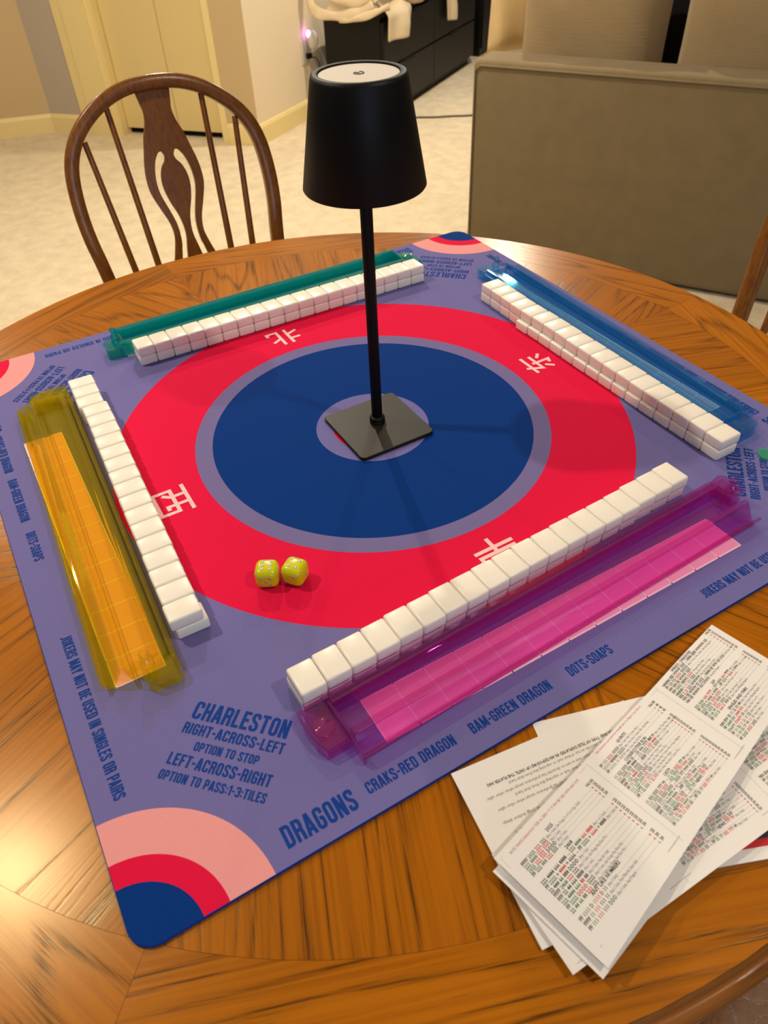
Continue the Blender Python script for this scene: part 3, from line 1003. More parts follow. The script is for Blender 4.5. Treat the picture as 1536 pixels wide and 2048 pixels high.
class Page:
    """printed matter on a flat sheet: faces grouped by ink"""
    INK = {'K': 1, 'R': 2, 'G': 3, 'T': 4, 'L': 5}

    def __init__(s): s.V, s.F, s.I = [], [], []

    def text(s, txt, x, y, size, color='K', bold=True, sx=1.0, flip=False):
        mi = s.INK[color]; q = -1 if flip else 1
        for c in txt:
            vs, fs, adv = glyph(c, bold)
            b = len(s.V)
            s.V += [(x + q * vx * size * sx, y + q * vy * size) for vx, vy in vs]
            s.F += [tuple(b + i for i in f) for f in fs]; s.I += [mi] * len(fs)
            x += q * adv * size * sx
        return x

    def rect(s, xa, ya, xb, yb, color):
        b = len(s.V); s.V += [(xa, ya), (xb, ya), (xb, yb), (xa, yb)]; s.F.append((b, b + 1, b + 2, b + 3)); s.I.append(s.INK[color])


def hand(pg, x, y, end, segs, note, val, sz):
    """one line of a card: coloured groups, thin note, dotted leader, value"""
    for col, t in segs:
        if col == 'o':
            x = pg.text('-or- ', x, y, sz * 0.62, 'T', False, 0.8)
        else:
            x = pg.text(t + ' ', x, y, sz, col, True, 0.90)
    if note: x = pg.text(note, x, y, sz * 0.85, 'T', False, 0.64)
    vx = end - 0.0085
    x += 0.001
    while x < vx - 0.0012:
        pg.rect(x, y + sz * 0.12, x + 0.00032, y + sz * 0.12 + 0.00032, 'T'); x += 0.0011
    xx = val[0]
    pg.text(xx, vx, y, sz * 0.9, 'R' if xx == 'x' else 'K', True, 0.9)
    pg.text(val[1:], vx + 0.0030, y, sz, 'K', True, 0.83)


def P(s): return [tuple(q.split(':')) for q in s.split('|')]


PANELS = [
    ('NOTE: ', 'WHITE DRAGON IS USED AS ZERO "0". IT MAY BE USED WITH ANY SUIT.', [
        ('2025', 0.0136, [
            ('K:FFFF|G:2025|R:222|K:222', '(Any 3 Suits, Like Pungs 2s or 5s in Opp. Suits)', 'x25'), ('G:222|K:0000|R:222 5555', '(Any 2 Suits)', 'x25'),
            ('G:2025|R:222 555|K:DDDD', '(Any 3 Suits)', 'x30'), ('K:FF|G:222|K:000|R:222|K:555', '(Any 3 Suits)', 'c30')]),
        ('2468', 0.0296, [
            ('K:222 4444 666 8888|o:|G:222 4444|R:666 8888', '(Any 1 or 2 Suits)', 'x25'), ('K:FF|G:2222|K:+|R:4444|K:= 6666|o:|K:FF|G:2222|K:+|R:6666|K:= 8888', '(Any 3 Suits)', 'x25'),
            ('K:22 444 66 888 DDDD', '(Any 1 Suit)', 'x25'), ('K:FFFF|G:2468|R:222|K:222', '(Any 3 Suits, Like Pungs Any Even No.)', 'x25'),
            ('K:FFF 22 44 666 8888', '(Any 1 Suit)', 'x25'), ('G:222 4444 666|R:88|K:88', '(Any 3 Suits, Pairs 8s Only)', 'x25'),
            ('K:FF|G:2222|R:DDDD|K:2222', '(Any 3 Suits, Like Kongs Any Even No.)', 'x25'), ('G:22 44 66 88|R:222|K:222', '(Any 3 Suits, Like Pungs Any Even No.)', 'c30')]),
        ('ANY LIKE NUMBERS', 0.0586, [
            ('K:FF|G:1111 D|R:1111 D|K:11', '(Any 3 Suits)', 'x25'), ('K:FFFF|G:11|R:111|K:111 11', '(Any 2 Suits, Pairs Must Be Same Suit)', 'x30'),
            ('K:FF|G:111|R:111|K:111|G:DDD', '(Any 3 Suits, Any Dragon)', 'c30')])]),
    ('', 'This document is protected by copyright laws. It is illegal to reproduce it.', [
        ('QUINTS', 0.0087, [
            ('K:FF 111|R:2222|K:33333', '(Any 3 Suits, Any 3 Consec. Nos.)', 'x40'), ('K:11111 NNNN 22222', '(Any 1 Suit, Any 2 Consec. Nos., Any Wind)', 'x45'),
            ('K:FF|G:11111|R:11|K:11111', '(Any 3 Suits, Any Like Nos.)', 'x45')]),
        ('CONSECUTIVE RUN', 0.0211, [
            ('K:11 222 3333 444 55|o:|K:55 666 7777 888 99', '(Any 1 Suit, These Nos. Only)', 'x25'), ('K:111 2222 333 4444|o:|K:111|G:2222|R:333 4444', '(Any 1 or 2 Suits, Any 4 Consec. Nos.)', 'x25'),
            ('K:FFFF 1111 22 3333|o:|K:FFFF 1111|R:22|K:3333', '(Any 1 or 3 Suits)', 'x25'), ('K:FFF|G:123|R:4444|K:5555', '(Any 3 Suits, Any 5 Consec. Nos.)', 'x25'),
            ('K:FF 11 222 3333 DDD', '(Any 1 Suit, Any 3 Consec. Nos.)', 'x25'), ('G:111 222 3333|R:DD|K:DD', '(Any 3 Suits, Any 3 Consec. Nos. in Opp. Dragons)', 'x30'),
            ('G:112345|R:1111|K:1111', '(Any 3 Suits, Pair Any No. in Run)', 'x30'), ('K:FF|G:1 22 333|R:1 22 333', '(Any 2 Suits, Any Same 3 Consec. Nos.)', 'c50')]),
        ('13579', 0.0465, [
            ('K:11 333 5555 777 99|o:|G:11 333|R:5555|K:777 99', '(Any 1 or 3 Suits)', 'x25'), ('G:111 3333|R:333 5555|o:|G:555 7777|R:777 9999', '(Any 2 Suits)', 'x25'),
            ('K:1111 333 5555 DDD|o:|K:5555 777 9999 DDD', '(Any 1 Suit)', 'x25'), ('K:FFFF|G:1111|K:+|G:9999|K:=|R:10', '(Any 2 Suits, These Nos. Only)', 'x25'),
            ('K:FFF 135 7777 9999|o:|K:FFF|G:135|R:7777|K:9999', '(Any 1 or 3 Suits)', 'x25'), ('G:111 333 5555|R:DD|K:DD|o:|G:555 777 9999|R:DD|K:DD', '', 'x30'),
            ('G:11 333|K:NEWS|R:333 55|o:|G:55 777|K:NEWS|R:777 99', '(Any 2 Suits)', 'x30'), ('G:1111|R:33 55 77|G:9999', '(Any 2 Suits)', 'x30'),
            ('K:FF|G:11 33|R:111 333|K:55|o:|K:FF|G:55 77|R:555 777|K:99', '(Any 3 Suits)', 'c50')])]),
    ('', '', [
        ('WINDS - DRAGONS', 0.0031, [
            ('K:NNNN EEE WWW SSSS|o:|K:NNN EEEE WWWW SSS', '', 'x25'), ('K:FF 123|G:DD|R:DDD|K:DDDD', '(Any 3 Consec. Nos. in Any 1 Suit, Any Dragons)', 'x25'),
            ('K:FFF NN EE WWW SSSS', '', 'x25'), ('K:FFF|G:DDD|K:NEWS|R:DDD', '(Dragons Any 2 Suits)', 'x25'), ('K:NNNN 1|R:11|K:111 SSSS', '(Any Like Odd Nos. in 3 Suits)', 'x25'),
            ('K:EEE 2|R:22|K:222 WWWW', '(Any Like Even Nos. in 3 Suits)', 'x25'), ('K:NN EE WWW SS 2025|o:|K:NNN EE WW SSS 2025', '(2025 Any 1 Suit)', 'x30'),
            ('K:NN EE WWW SSS DDDD', '(Kong Any Dragon)', 'c30')]),
        ('369', 0.0308, [
            ('G:333 6666|R:666 9999|o:|G:333 6666|R:666|K:9999', '(Any 2 or 3 Suits)', 'x25'), ('K:FF 3333 + 6666 = 9999|o:|K:FF|G:3333|K:+|R:6666|K:= 9999', '(Any 1 or 3 Suits)', 'x25'),
            ('G:3333 DDD|R:3333 DDD', '(Any 2 Suits, Like Kongs 3, 6 or 9)', 'x25'), ('K:FFF|G:3333|R:369|G:9999', '(Any 2 Suits)', 'x25'),
            ('G:33 66 99|R:3333|K:3333', '(Any 3 Suits, Like Kongs 3, 6, or 9)', 'x30'), ('K:FF|G:333 D|R:666 D|K:999 D', '(Any 3 Suits w Matching Dragons)', 'c30')]),
        ('SINGLES AND PAIRS', 0.0512, [
            ('K:NN EW SS 11 22 33 44', '(Any 1 Suit, Any 4 Consec. Nos.)', 'c50'), ('K:FF|G:2468 DD|R:2468 DD', '(Any 2 Suits w Matching Dragons)', 'c50'),
            ('G:336699|R:336699|K:33', '(Any 3 Suits, Pair 3, 6 or 9)', 'c50'), ('K:FF 11 22|R:11 22|K:11 22', '(Any 3 Suits, Any 2 Consec.)', 'c50'),
            ('G:11 33 55 77 99|R:11|K:11', '(Any 3 Suits)', 'c50'), ('K:FF|G:2025|R:2025|K:2025', '(Any 3 Suits)', 'c75')])]),
]
CW, CHH = 0.278, 0.0875     # opened size of a hand card


def hands_page():
    pg = Page()
    pw = CW / 3
    for k, (pre, note, blocks) in enumerate(PANELS):
        xs = (0.0095, 0.1035, 0.1950)[k]; xe = (0.0945, 0.1815, 0.2750)[k]
        sz = (0.0035, 0.0031, 0.0032)[k]
        if k == 0:
            x = pg.text(pre, 0.0099, -0.0063, 0.0026, 'T', False, 0.75)
            pg.text(note, x, -0.0063, 0.0026, 'R', False, 0.80)
        elif note:
            pg.text(note, xs + 0.006, -0.0032, 0.0024, 'R', False, 0.80)
        first = True
        for (head, y, lines), pitch in zip(blocks, ((0.0030, 0.0033, 0.0036), (0.0030, 0.00267, 0.0026), (0.0029, 0.0027, 0.0031))[k]):
            if first:
                pg.text('VALUES', xe - 0.0105, -y + 0.0004, 0.0027, 'K', True, 0.85); first = False
            w = text_width(head, True) * sz * 0.95
            pg.text(head, xs + (xe - xs) * 0.38 - w / 2, -y, sz, 'K', True, 0.95)
            for i, (segs, nt, val) in enumerate(lines):
                hand(pg, xs, -y - pitch * (i + 1), xe, P(segs), nt, val, sz)
        fx = (0, 0.0985, 0.1895)[k]
        if k: pg.rect(fx - 0.00012, (0, -0.079, -0.074)[k], fx + 0.00012, -0.002, 'L')
    pg.rect(0.003, -0.0033, CW - 0.002, -0.0031, 'L'); pg.rect(0.0030, -0.012, 0.0032, -0.0031, 'L')
    b = len(pg.V); pg.V += [(0.006, -0.0785), (CW - 0.006, -0.0702), (CW - 0.006, -0.0700), (0.006, -0.0783)]; pg.F.append((b, b + 1, b + 2, b + 3)); pg.I.append(4)
    return pg


PAGE_MATS = [M_PAPER, M_INKK, M_REDP, M_GREENP, M_INKT, M_LINE]


def sheet(name, w, hh, page, parent, z=0.0, th=0.0003, warp=None, mats=None, taper=0.0):
    """paper sheet from (0,0) to (w,-hh); printed faces ride 0.08 mm above it; warp(x, y) -> height"""
    wf = warp or (lambda x, y: 0.0)
    nx, ny = 24, 8
    V, F, I = [], [], []
    for s in (0, 1):
        for i in range(nx + 1):
            for j in range(ny + 1):
                x = w * i / nx; y = -(hh - taper * x) * j / ny
                V.append((x, y, z + wf(x, y) + (th if s else 0)))
    k = (nx + 1) * (ny + 1)
    at = lambda i, j: i * (ny + 1) + j
    for i in range(nx):
        for j in range(ny):
            F.append((k + at(i, j), k + at(i, j + 1), k + at(i + 1, j + 1), k + at(i + 1, j))); F.append((at(i, j), at(i + 1, j), at(i + 1, j + 1), at(i, j + 1)))
    for i in range(nx):
        F.append((at(i, 0), k + at(i, 0), k + at(i + 1, 0), at(i + 1, 0))); F.append((at(i, ny), at(i + 1, ny), k + at(i + 1, ny), k + at(i, ny)))
    for j in range(ny):
        F.append((at(0, j), at(0, j + 1), k + at(0, j + 1), k + at(0, j))); F.append((at(nx, j), k + at(nx, j), k + at(nx, j + 1), at(nx, j + 1)))
    I = [0] * len(F)
    if page:
        b = len(V)
        V += [(x, y, z + wf(x, y) + th + 0.00008) for x, y in page.V]
        F += [tuple(b + q for q in f) for f in page.F]; I += page.I
    return from_data(name, V, F, mats or PAGE_MATS, parent, idx=I, fix=False)


def card(label, px, py, z, ang, group='score cards fanned out on the table'):
    o = empty('score_card', (px, py, z), ang)
    return tag(o, label, 'score card', group)


hp = hands_page()
# top card: opened out, creased at the folds, its back flap peeking out at the short end
T0 = Vector((-0.1772, -0.4700)); T1 = Vector((0.0938, -0.4093))
a_top = math.atan2(T1.y - T0.y, T1.x - T0.x)


def crease(x, y):
    k = abs(((x / (CW / 3)) % 1.0) - 0.5) * 2
    return 0.0020 * (1 - k) + 0.004 * max(0, 1 - x / CW)


c1 = card('topmost score card, printed side up with three columns of coloured hands', T0.x, T0.y, ZT + 0.0088, a_top)
sheet('face_sheet', CW, 0.0880, hp, c1, 0.002, warp=crease, taper=0.052)
sheet('back_flap', CW / 3 - 0.003, CHH - 0.002, None, c1, -0.0022, warp=lambda x, y: crease(x, y) * 0.4).location = (-0.0045, -0.0035, 0)
# second card of the same print, turned a little clockwise below it
c2 = card('score card with coloured hands just under the topmost one', -0.1745, -0.4650, ZT + 0.0042, math.radians(-0.5))
sheet('face_sheet', CW, 0.0818, hp, c2, 0.0010, warp=lambda x, y: crease(x, y) * 0.35)
# rules card, text upside down
pg = Page()
RULES = [(True, 'CHANGE THE NUMBER AND TYPE OF TILES DISPLAYED IN AN EXPOSURE UP UNTIL THE PLAYER HAS', 0.0195, 0.019),
         (False, 'by either placing the called tile on top of their rack or exposing tiles from their hand.', 0.0345, 0.0235),
         (False, 'same tile for Mah Jongg, player next in turn to discarder has preference except when other caller', 0.0145, 0.0285),
         (False, 'the called tile by either placing the called tile on top of their rack or exposing tiles from their hand.', 0.0345, 0.0330),
         (False, 'exposure, player next in turn to discarder has preference except when other caller', 0.0180, 0.0385),
         (False, 'player next in turn gets preference.', 0.0600, 0.0400),
         (False, 'exposure and another for Mah Jongg, Mah Jongg declarer always', 0.0165, 0.0480),
         (False, 'exposure.', 0.0550, 0.0525),
         (False, 'the tile. The caller may say "call," "take," "I', 0.0215, 0.0560),
         (True, 'of the last or discarded a tile.', 0.0240, 0.0600)]
RW, RH = 0.150, 0.1260
for bold, txt, xl, y in RULES:
    size = 0.0034; sx = 0.86
    w = text_width(txt, bold) * size * sx
    if xl + w > RW - 0.004:
        keep = txt
        while xl + text_width(keep, bold) * size * sx > RW - 0.004: keep = keep[keep.find(' ') + 1:]
        txt = keep; w = text_width(txt, bold) * size * sx
    pg.text(txt, xl + w, -y + size * 0.35, size, 'K' if bold else 'T', bold, sx, flip=True)
A0 = Vector((-0.1640, -0.4015))
c3 = card('rules card printed with black paragraphs, read upside down, nearest the mat', A0.x, A0.y, ZT + 0.0018, math.radians(-7.9))
sheet('face_sheet', RW, RH, pg, c3, 0.0010, warp=lambda x, y: 0.0012 * x / RW)
sheet('back_flap', RW - 0.004, RH - 0.003, None, c3, 0.0002)
# plain folded sheets under and behind
D0 = Vector((-0.0868, -0.3990))
c4 = card('blank white card whose rounded corner sticks out behind the rules card', D0.x, D0.y, ZT + 0.0006, math.radians(-17.0))
sheet('face_sheet', 0.110, 0.090, None, c4, 0.0)
# booklet with a navy cover and red band
E1 = Vector((-0.060, -0.5435))
c6 = card('glossy booklet with a navy cover and a red band, under the cards', -0.058, -0.5445, ZT + 0.0006, math.radians(-22.0))
bm = bmesh.new()
add_box(bm, (0, 0, 0), (0.15, 0.10, 0.0012))
from_bm('pages', bm, M_PAPER, c6)
v = [(0.004, 0.0080, 0.00135), (0.15, 0.0080, 0.00135), (0.15, 0.0130, 0.00135), (0.004, 0.0130, 0.00135), (0.15, 0.096, 0.00135), (0.004, 0.096, 0.00135)]
from_data('cover_print', v, [(0, 1, 2, 3), (3, 2, 4, 5)], [M_REDP, M_NAVY], c6, idx=[0, 1])


# ------------------------------------------------------------------ chairs
BOW = [(0.152, -0.02), (0.156, 0.10), (0.168, 0.230), (0.1750, 0.285), (0.1768, 0.335), (0.1725, 0.385), (0.1620, 0.420), (0.1440, 0.449), (0.1190, 0.473),
       (0.0870, 0.4935), (0.0520, 0.5065), (0.0180, 0.5115)]
LEAN = 0.239
SEATZ = ZM - 0.30


def back_pt(u, w, d=0.0):
    return (u, w * math.sin(LEAN) + d * math.cos(LEAN), SEATZ + w * math.cos(LEAN) - d * math.sin(LEAN))


def catmull(pts, k=5):
    out = []
    for i in range(len(pts) - 1):
        p0 = pts[max(i - 1, 0)]; p1 = pts[i]; p2 = pts[i + 1]; p3 = pts[min(i + 2, len(pts) - 1)]
        for j in range(k):
            t = j / k
            out.append(tuple(0.5 * ((2 * b) + (-a + c) * t + (2 * a - 5 * b + 4 * c - d) * t * t + (-a + 3 * b - 3 * c + d) * t ** 3) for a, b, c, d in zip(p0, p1, p2, p3)))
    out.append(pts[-1])
    return out


def make_chair():
    root = empty('dining_chair')
    path = catmull(BOW + [(-u, w) for u, w in reversed(BOW)], 4)
    bm = bmesh.new()
    # rectangular bow with rounded arrises, swept in the plane of the back
    sec = [(-0.0115, -0.009), (-0.0085, -0.0120), (0.0085, -0.0120), (0.0115, -0.009), (0.0115, 0.009), (0.0085, 0.0120), (-0.0085, 0.0120), (-0.0115, 0.009)]
    rings = []
    for i, (u, w) in enumerate(path):
        a = path[max(i - 1, 0)]; b = path[min(i + 1, len(path) - 1)]
        t = Vector((b[0] - a[0], b[1] - a[1])).normalized(); nn = Vector((-t.y, t.x))
        rings.append([bm.verts.new(back_pt(u + nn.x * s, w + nn.y * s, d)) for s, d in sec])
    for A, B in zip(rings, rings[1:]):
        for k in range(8): bm.faces.new((A[k], A[(k + 1) % 8], B[(k + 1) % 8], B[k]))
    bm.faces.new(rings[0]); bm.faces.new(rings[-1])
    from_bm('bow', bm, CHAIR, root, True, 50)
    for s in (-1, 1):
        for ut, wt, ub in ((0.1345, 0.440, 0.095), (0.0830, 0.486, 0.0615)):
            bm = bmesh.new()
            P_ = [back_pt(s * (ub + (ut - ub) * q), -0.01 + (wt + 0.01) * q) for q in [i / 10 for i in range(11)]]
            add_tube(bm, P_, [0.0066 - 0.0016 * abs(q / 10 - 0.35) / 0.65 for q in range(11)], 10)
            from_bm('spindle', bm, CHAIR, root, True, 60)
    # pierced splat
    half = [(0.0300, 0.508), (0.0285, 0.4975), (0.0260, 0.483), (0.0235, 0.468), (0.0268, 0.450), (0.0345, 0.431), (0.0405, 0.409), (0.0465, 0.386), (0.0495, 0.364),
            (0.0482, 0.341), (0.0388, 0.313), (0.0297, 0.288), (0.0272, 0.264), (0.0335, 0.238), (0.0440, 0.205), (0.0500, 0.160), (0.0460, 0.090), (0.0340, 0.030), (0.0300, -0.01)]
    so = [(0.0118, 0.4065), (0.0185, 0.4050), (0.0270, 0.3930), (0.0326, 0.3760), (0.0352, 0.3560), (0.0335, 0.3360), (0.0260, 0.3110), (0.0196, 0.2880), (0.0178, 0.2680), (0.0193, 0.2480), (0.0226, 0.2360),
          (0.0300, 0.2000), (0.0330, 0.1650), (0.0250, 0.1350)]
    si = [(0.0200, 0.1380), (0.0205, 0.1650), (0.0170, 0.2000), (0.0105, 0.2370), (0.0062, 0.2580), (0.0060, 0.2780), (0.0105, 0.3000), (0.0185, 0.3220), (0.0236, 0.3450), (0.0228, 0.3640), (0.0172, 0.3800), (0.0098, 0.3890), (0.0075, 0.3980)]
    cu = bpy.data.curves.new('splat', 'CURVE'); cu.dimensions = '2D'; cu.fill_mode = 'BOTH'; cu.extrude = 0.0045; cu.bevel_depth = 0.0008; cu.bevel_resolution = 1
    outline = catmull(half, 4); loops = [outline + [(-x, y) for x, y in reversed(outline)]]
    sl = catmull(so + si + [so[0]], 3)[:-1]
    loops += [sl, [(-x, y) for x, y in reversed(sl)]]
    for lp in loops:
        sp = cu.splines.new('POLY'); sp.points.add(len(lp) - 1); sp.use_cyclic_u = True
        for p, q in zip(sp.points, lp): p.co = (q[0], q[1], 0, 1)
    o = bpy.data.objects.new('splat_curve', cu); COL.objects.link(o)
    me = bpy.data.meshes.new_from_object(o.evaluated_get(bpy.context.evaluated_depsgraph_get()))
    bpy.data.objects.remove(o); bpy.data.curves.remove(cu)
    me.name = 'splat'
    for v in me.vertices: v.co = Vector(back_pt(v.co.x, v.co.y, v.co.z))
    me.materials.clear()
    link('splat', me, CHAIR, root)
    # saddle seat
    bm = bmesh.new()
    n = 40
    rings = []
    for zz, k in ((0.0, 0.94), (-0.004, 1.0), (-0.022, 1.0), (-0.034, 0.93)):
        ring = []
        for i in range(n):
            t = 2 * PI * i / n
            x = 0.205 * abs(math.cos(t)) ** 0.75 * (1 if math.cos(t) > 0 else -1) * k * (1.0 - 0.08 * math.sin(t))
            y = 0.205 * abs(math.sin(t)) ** 0.75 * (1 if math.sin(t) > 0 else -1) * k - 0.175
            ring.append(bm.verts.new((x, y, SEATZ + zz)))
        rings.append(ring)
    for A, B in zip(rings, rings[1:]):
        for i in range(n): bm.faces.new((A[i], A[(i + 1) % n], B[(i + 1) % n], B[i]))
    bm.faces.new(rings[-1])
    prev = rings[0]
    for k, dz in ((0.7, -0.006), (0.4, -0.011)):
        ring = [bm.verts.new(((v.co.x) * k / 0.94 if k else 0, (v.co.y + 0.175) * k / 0.94 - 0.175, SEATZ + dz)) for v in rings[0]]
        for i in range(n): bm.faces.new((prev[i], prev[(i + 1) % n], ring[(i + 1) % n], ring[i]))
        prev = ring
    bm.faces.new(prev)
    from_bm('seat', bm, CHAIR, root, True, 50)
    ends = {}
    for sx in (-1, 1):
        for sy in (-1, 1):
            a = Vector((sx * 0.13, -0.175 + sy * 0.13, SEATZ - 0.03)); b = Vector((sx * 0.185, -0.175 + sy * 0.19, 0.002))
            bm = bmesh.new()
            rr = [0.013, 0.0145, 0.017, 0.019, 0.0165, 0.0185, 0.020, 0.018, 0.014, 0.0125, 0.012]
            add_tube(bm, [a.lerp(b, i / 10) for i in range(11)], rr, 12)
            from_bm('leg', bm, CHAIR, root, True, 60)
            ends[(sx, sy)] = a.lerp(b, 0.6)
    for sx in (-1, 1):
        bm = bmesh.new(); add_tube(bm, [ends[(sx, -1)], ends[(sx, -1)].lerp(ends[(sx, 1)], 0.5), ends[(sx, 1)]], [0.008, 0.012, 0.008], 10)
        from_bm('stretcher', bm, CHAIR, root, True, 60)
    bm = bmesh.new(); add_tube(bm, [ends[(-1, -1)].lerp(ends[(-1, 1)], 0.5), ends[(1, -1)].lerp(ends[(1, 1)], 0.5)], 0.010, 10)
    from_bm('stretcher', bm, CHAIR, root, True, 60)
    return root


def dup(root):
    r = root.copy(); COL.objects.link(r)
    for ch in list(root.children):
        c = ch.copy(); COL.objects.link(c); c.parent = r
        for gch in ch.children:
            d = gch.copy(); COL.objects.link(d); d.parent = c
    return r


ch1 = make_chair()
CG = 'bow-back oak chairs around the table'
ch1.location = (0.0367, 0.7089, 0); ch1.rotation_euler = (0, 0, -0.0683)
tag(ch1, 'brown oak bow-back chair with a pierced splat, whole back seen behind the table', 'chair', CG)
ch2 = dup(ch1); ch2.location = (0.735, -0.075, 0); ch2.rotation_euler = (0, 0, -PI / 2 + 0.02)
tag(ch2, 'brown oak bow-back chair in front of the sofa, its bow cut by the picture edge', 'chair', CG)
ch3 = dup(ch1); ch3.location = (0.10, -0.925, 0); ch3.rotation_euler = (0, 0, PI - 0.1)
tag(ch3, 'brown oak chair whose seat shows below the table rim near the score cards', 'chair', CG)

# ------------------------------------------------------------------ sofa
SA = Vector((1.36, 1.705)); SD = Vector((0.529, -0.8486)).normalized(); SN = Vector((-SD.y, SD.x))
sofa = tag(empty('sofa', (SA.x, SA.y, 0), math.atan2(SD.y, SD.x)), 'taupe fabric sofa seen from behind with two big back cushions', 'sofa')
# local x runs along the back, local y away from the table
M_SOFA = fabric('taupe_velvet', (128, 112, 82), 700, 0.10, 0.4, 0.0006)
M_CUSH = fabric('taupe_corduroy', (158, 136, 100), 500, 0.10, 0.6, 0.0012, wale=(9, 9, 230))
M_LIGHT = fabric('pale_beige_cloth', (206, 178, 128), 700, 0.08, 0.3, 0.0006)
M_BLK = fabric('black_cloth', (24, 24, 26), 700, 0.1, 0.3, 0.0006)
M_TOWEL = fabric('cream_terry', (220, 200, 164), 420, 0.10, 0.9, 0.0025)
TOPZ = ZM - 0.10
bm = bmesh.new()
add_box(bm, (0, 0, 0.012), (2.2, 0.16, TOPZ + 0.012), 0.022, 4)
from_bm('back_frame', bm, M_SOFA, sofa, True, 40)
bm = bmesh.new()
add_tube(bm, [(0.012, -0.001, 0.05), (0.012, -0.001, TOPZ - 0.018), (0.03, -0.001, TOPZ - 0.004), (2.17, -0.001, TOPZ - 0.004)], 0.0035, 8)
from_bm('piping', bm, M_SOFA, sofa, True)
for xa in (0.0, 2.04):
    bm = bmesh.new(); add_box(bm, (xa, 0.165, 0.05), (xa + 0.16, 0.95, TOPZ - 0.06), 0.02, 3)
    from_bm('arm', bm, M_SOFA, sofa, True, 40)
bm = bmesh.new(); add_box(bm, (0.163, 0.165, 0.05), (2.037, 0.94, 0.30), 0.01, 2)
from_bm('seat_base', bm, M_SOFA, sofa, True, 40)


def cushion(name, parent, lo, hi, M, puff=0.3, tilt=0.0):
    bm = bmesh.new()
    c = Vector([(a + b) / 2 for a, b in zip(lo, hi)]); s = Vector([(b - a) / 2 for a, b in zip(lo, hi)])
    nx, nz = 22, 16
    vt = {}
    for side in (-1, 1):
        for i in range(nx + 1):
            for j in range(nz + 1):
                a = -1 + 2 * i / nx; b = -1 + 2 * j / nz
                # pillow outline with drawn-in edges
                e = (1 - a ** 4) * (1 - b ** 4)
                th = (0.18 + 0.82 * max(e, 0) ** 0.45)
                ox = a * (1 - 0.035 * (1 - b * b)) ; oz = b * (1 - 0.05 * (1 - a * a))
                wr = 0.012 * math.sin(9 * a + 4 * b) * math.exp(-((abs(a) - 0.8) ** 2 + (abs(b) - 0.8) ** 2) * 6)
                p = Vector((c.x + s.x * ox, c.y + side * s.y * th + wr * side, c.z + s.z * oz))
                p.y += tilt * (p.z - lo[2])
                vt[(side, i, j)] = bm.verts.new(p)
    for side in (-1, 1):
        for i in range(nx):
            for j in range(nz):
                bm.faces.new((vt[(side, i, j)], vt[(side, i + 1, j)], vt[(side, i + 1, j + 1)], vt[(side, i, j + 1)]))
    for i in range(nx):
        for j in (0, nz): bm.faces.new((vt[(-1, i, j)], vt[(-1, i + 1, j)], vt[(1, i + 1, j)], vt[(1, i, j)]))
    for j in range(nz):
        for i in (0, nx): bm.faces.new((vt[(-1, i, j)], vt[(-1, i, j + 1)], vt[(1, i, j + 1)], vt[(1, i, j)]))
    o = from_bm(name, bm, M, parent, True)
    return o


for xa, xb in ((0.165, 1.09), (1.11, 2.03)):
    bm = bmesh.new(); add_box(bm, (xa, 0.30, 0.302), (xb, 0.95, 0.45), 0.04, 4)
    from_bm('seat_cushion', bm, M_CUSH, sofa, True, 50)
cushion('back_cushion', sofa, (0.075, 0.165, 0.46), (0.570, 0.37, 0.95), M_CUSH, tilt=0.06)
cushion('back_cushion', sofa, (0.610, 0.165, 0.46), (1.28, 0.37, 0.96), M_CUSH, tilt=0.06)
cushion('back_cushion', sofa, (1.34, 0.165, 0.46), (2.0, 0.37, 0.95), M_CUSH, tilt=0.06)
for xa, ya in ((0.08, 0.06), (2.12, 0.06), (0.08, 0.88), (2.12, 0.88)):
    bm = bmesh.new(); add_box(bm, (xa - 0.03, ya - 0.03, 0.0), (xa + 0.03, ya + 0.03, 0.055))
    from_bm('leg', bm, M_GAP, sofa)


def at_sofa(o, x, y, z, rz=0.0):
    p = SA + SD * x + SN * y
    o.location = (p.x, p.y, z); o.rotation_euler = (0, 0, math.atan2(SD.y, SD.x) + rz)


pil = cushion('throw_pillow', None, (-0.24, -0.085, 0.0), (0.24, 0.085, 0.46), M_LIGHT)
at_sofa(pil, 0.075, 0.60, 0.585, 0.5)
tag(pil, 'pale beige pillow at the end of the sofa by the dresser', 'pillow')
pil2 = cushion('throw_pillow', None, (-0.2, -0.06, 0.0), (0.2, 0.06, 0.42), M_BLK)
at_sofa(pil2, 0.60, 0.53, 0.456, 0.0)
tag(pil2, 'black pillow glimpsed in the gap between the sofa back cushions', 'pillow')

# ------------------------------------------------------------------ dresser, blanket, plug-in light, cord
P0 = Vector((1.9916, 3.3914)); DD = Vector((0.825, 0.565)).normalized(); DDN = Vector((-DD.y, DD.x))
DL, DDEP, DH = 1.44, 0.36, ZM - 0.255
dr = tag(empty('dresser', (P0.x, P0.y, 0), math.atan2(DD.y, DD.x)), 'low black dresser with wide drawers against the wall beyond the lamp', 'dresser')
bm = bmesh.new()
add_box(bm, (0, 0.02, 0.045), (DL, DDEP, DH), 0.002, 1)
add_box(bm, (0.01, 0.035, 0.0), (DL - 0.01, DDEP - 0.01, 0.05))
from_bm('carcass', bm, M_DRESS, dr)
for r_, (za, zb) in enumerate(((0.05, 0.255), (0.263, DH - 0.022))):
    for k in range(2):
        bm = bmesh.new()
        add_box(bm, (0.004 + k * DL / 2, 0.0, za), (DL / 2 - 0.002 + k * DL / 2, 0.019, zb), 0.0015, 1)
        o = from_bm('drawer', bm, M_DRESS, dr)
        bm = bmesh.new()
        add_box(bm, (0.26 + k * DL / 2, -0.001, zb - 0.012), (0.42 + k * DL / 2, 0.012, zb + 0.003))
        from_bm('finger_pull', bm, M_GAP, o)


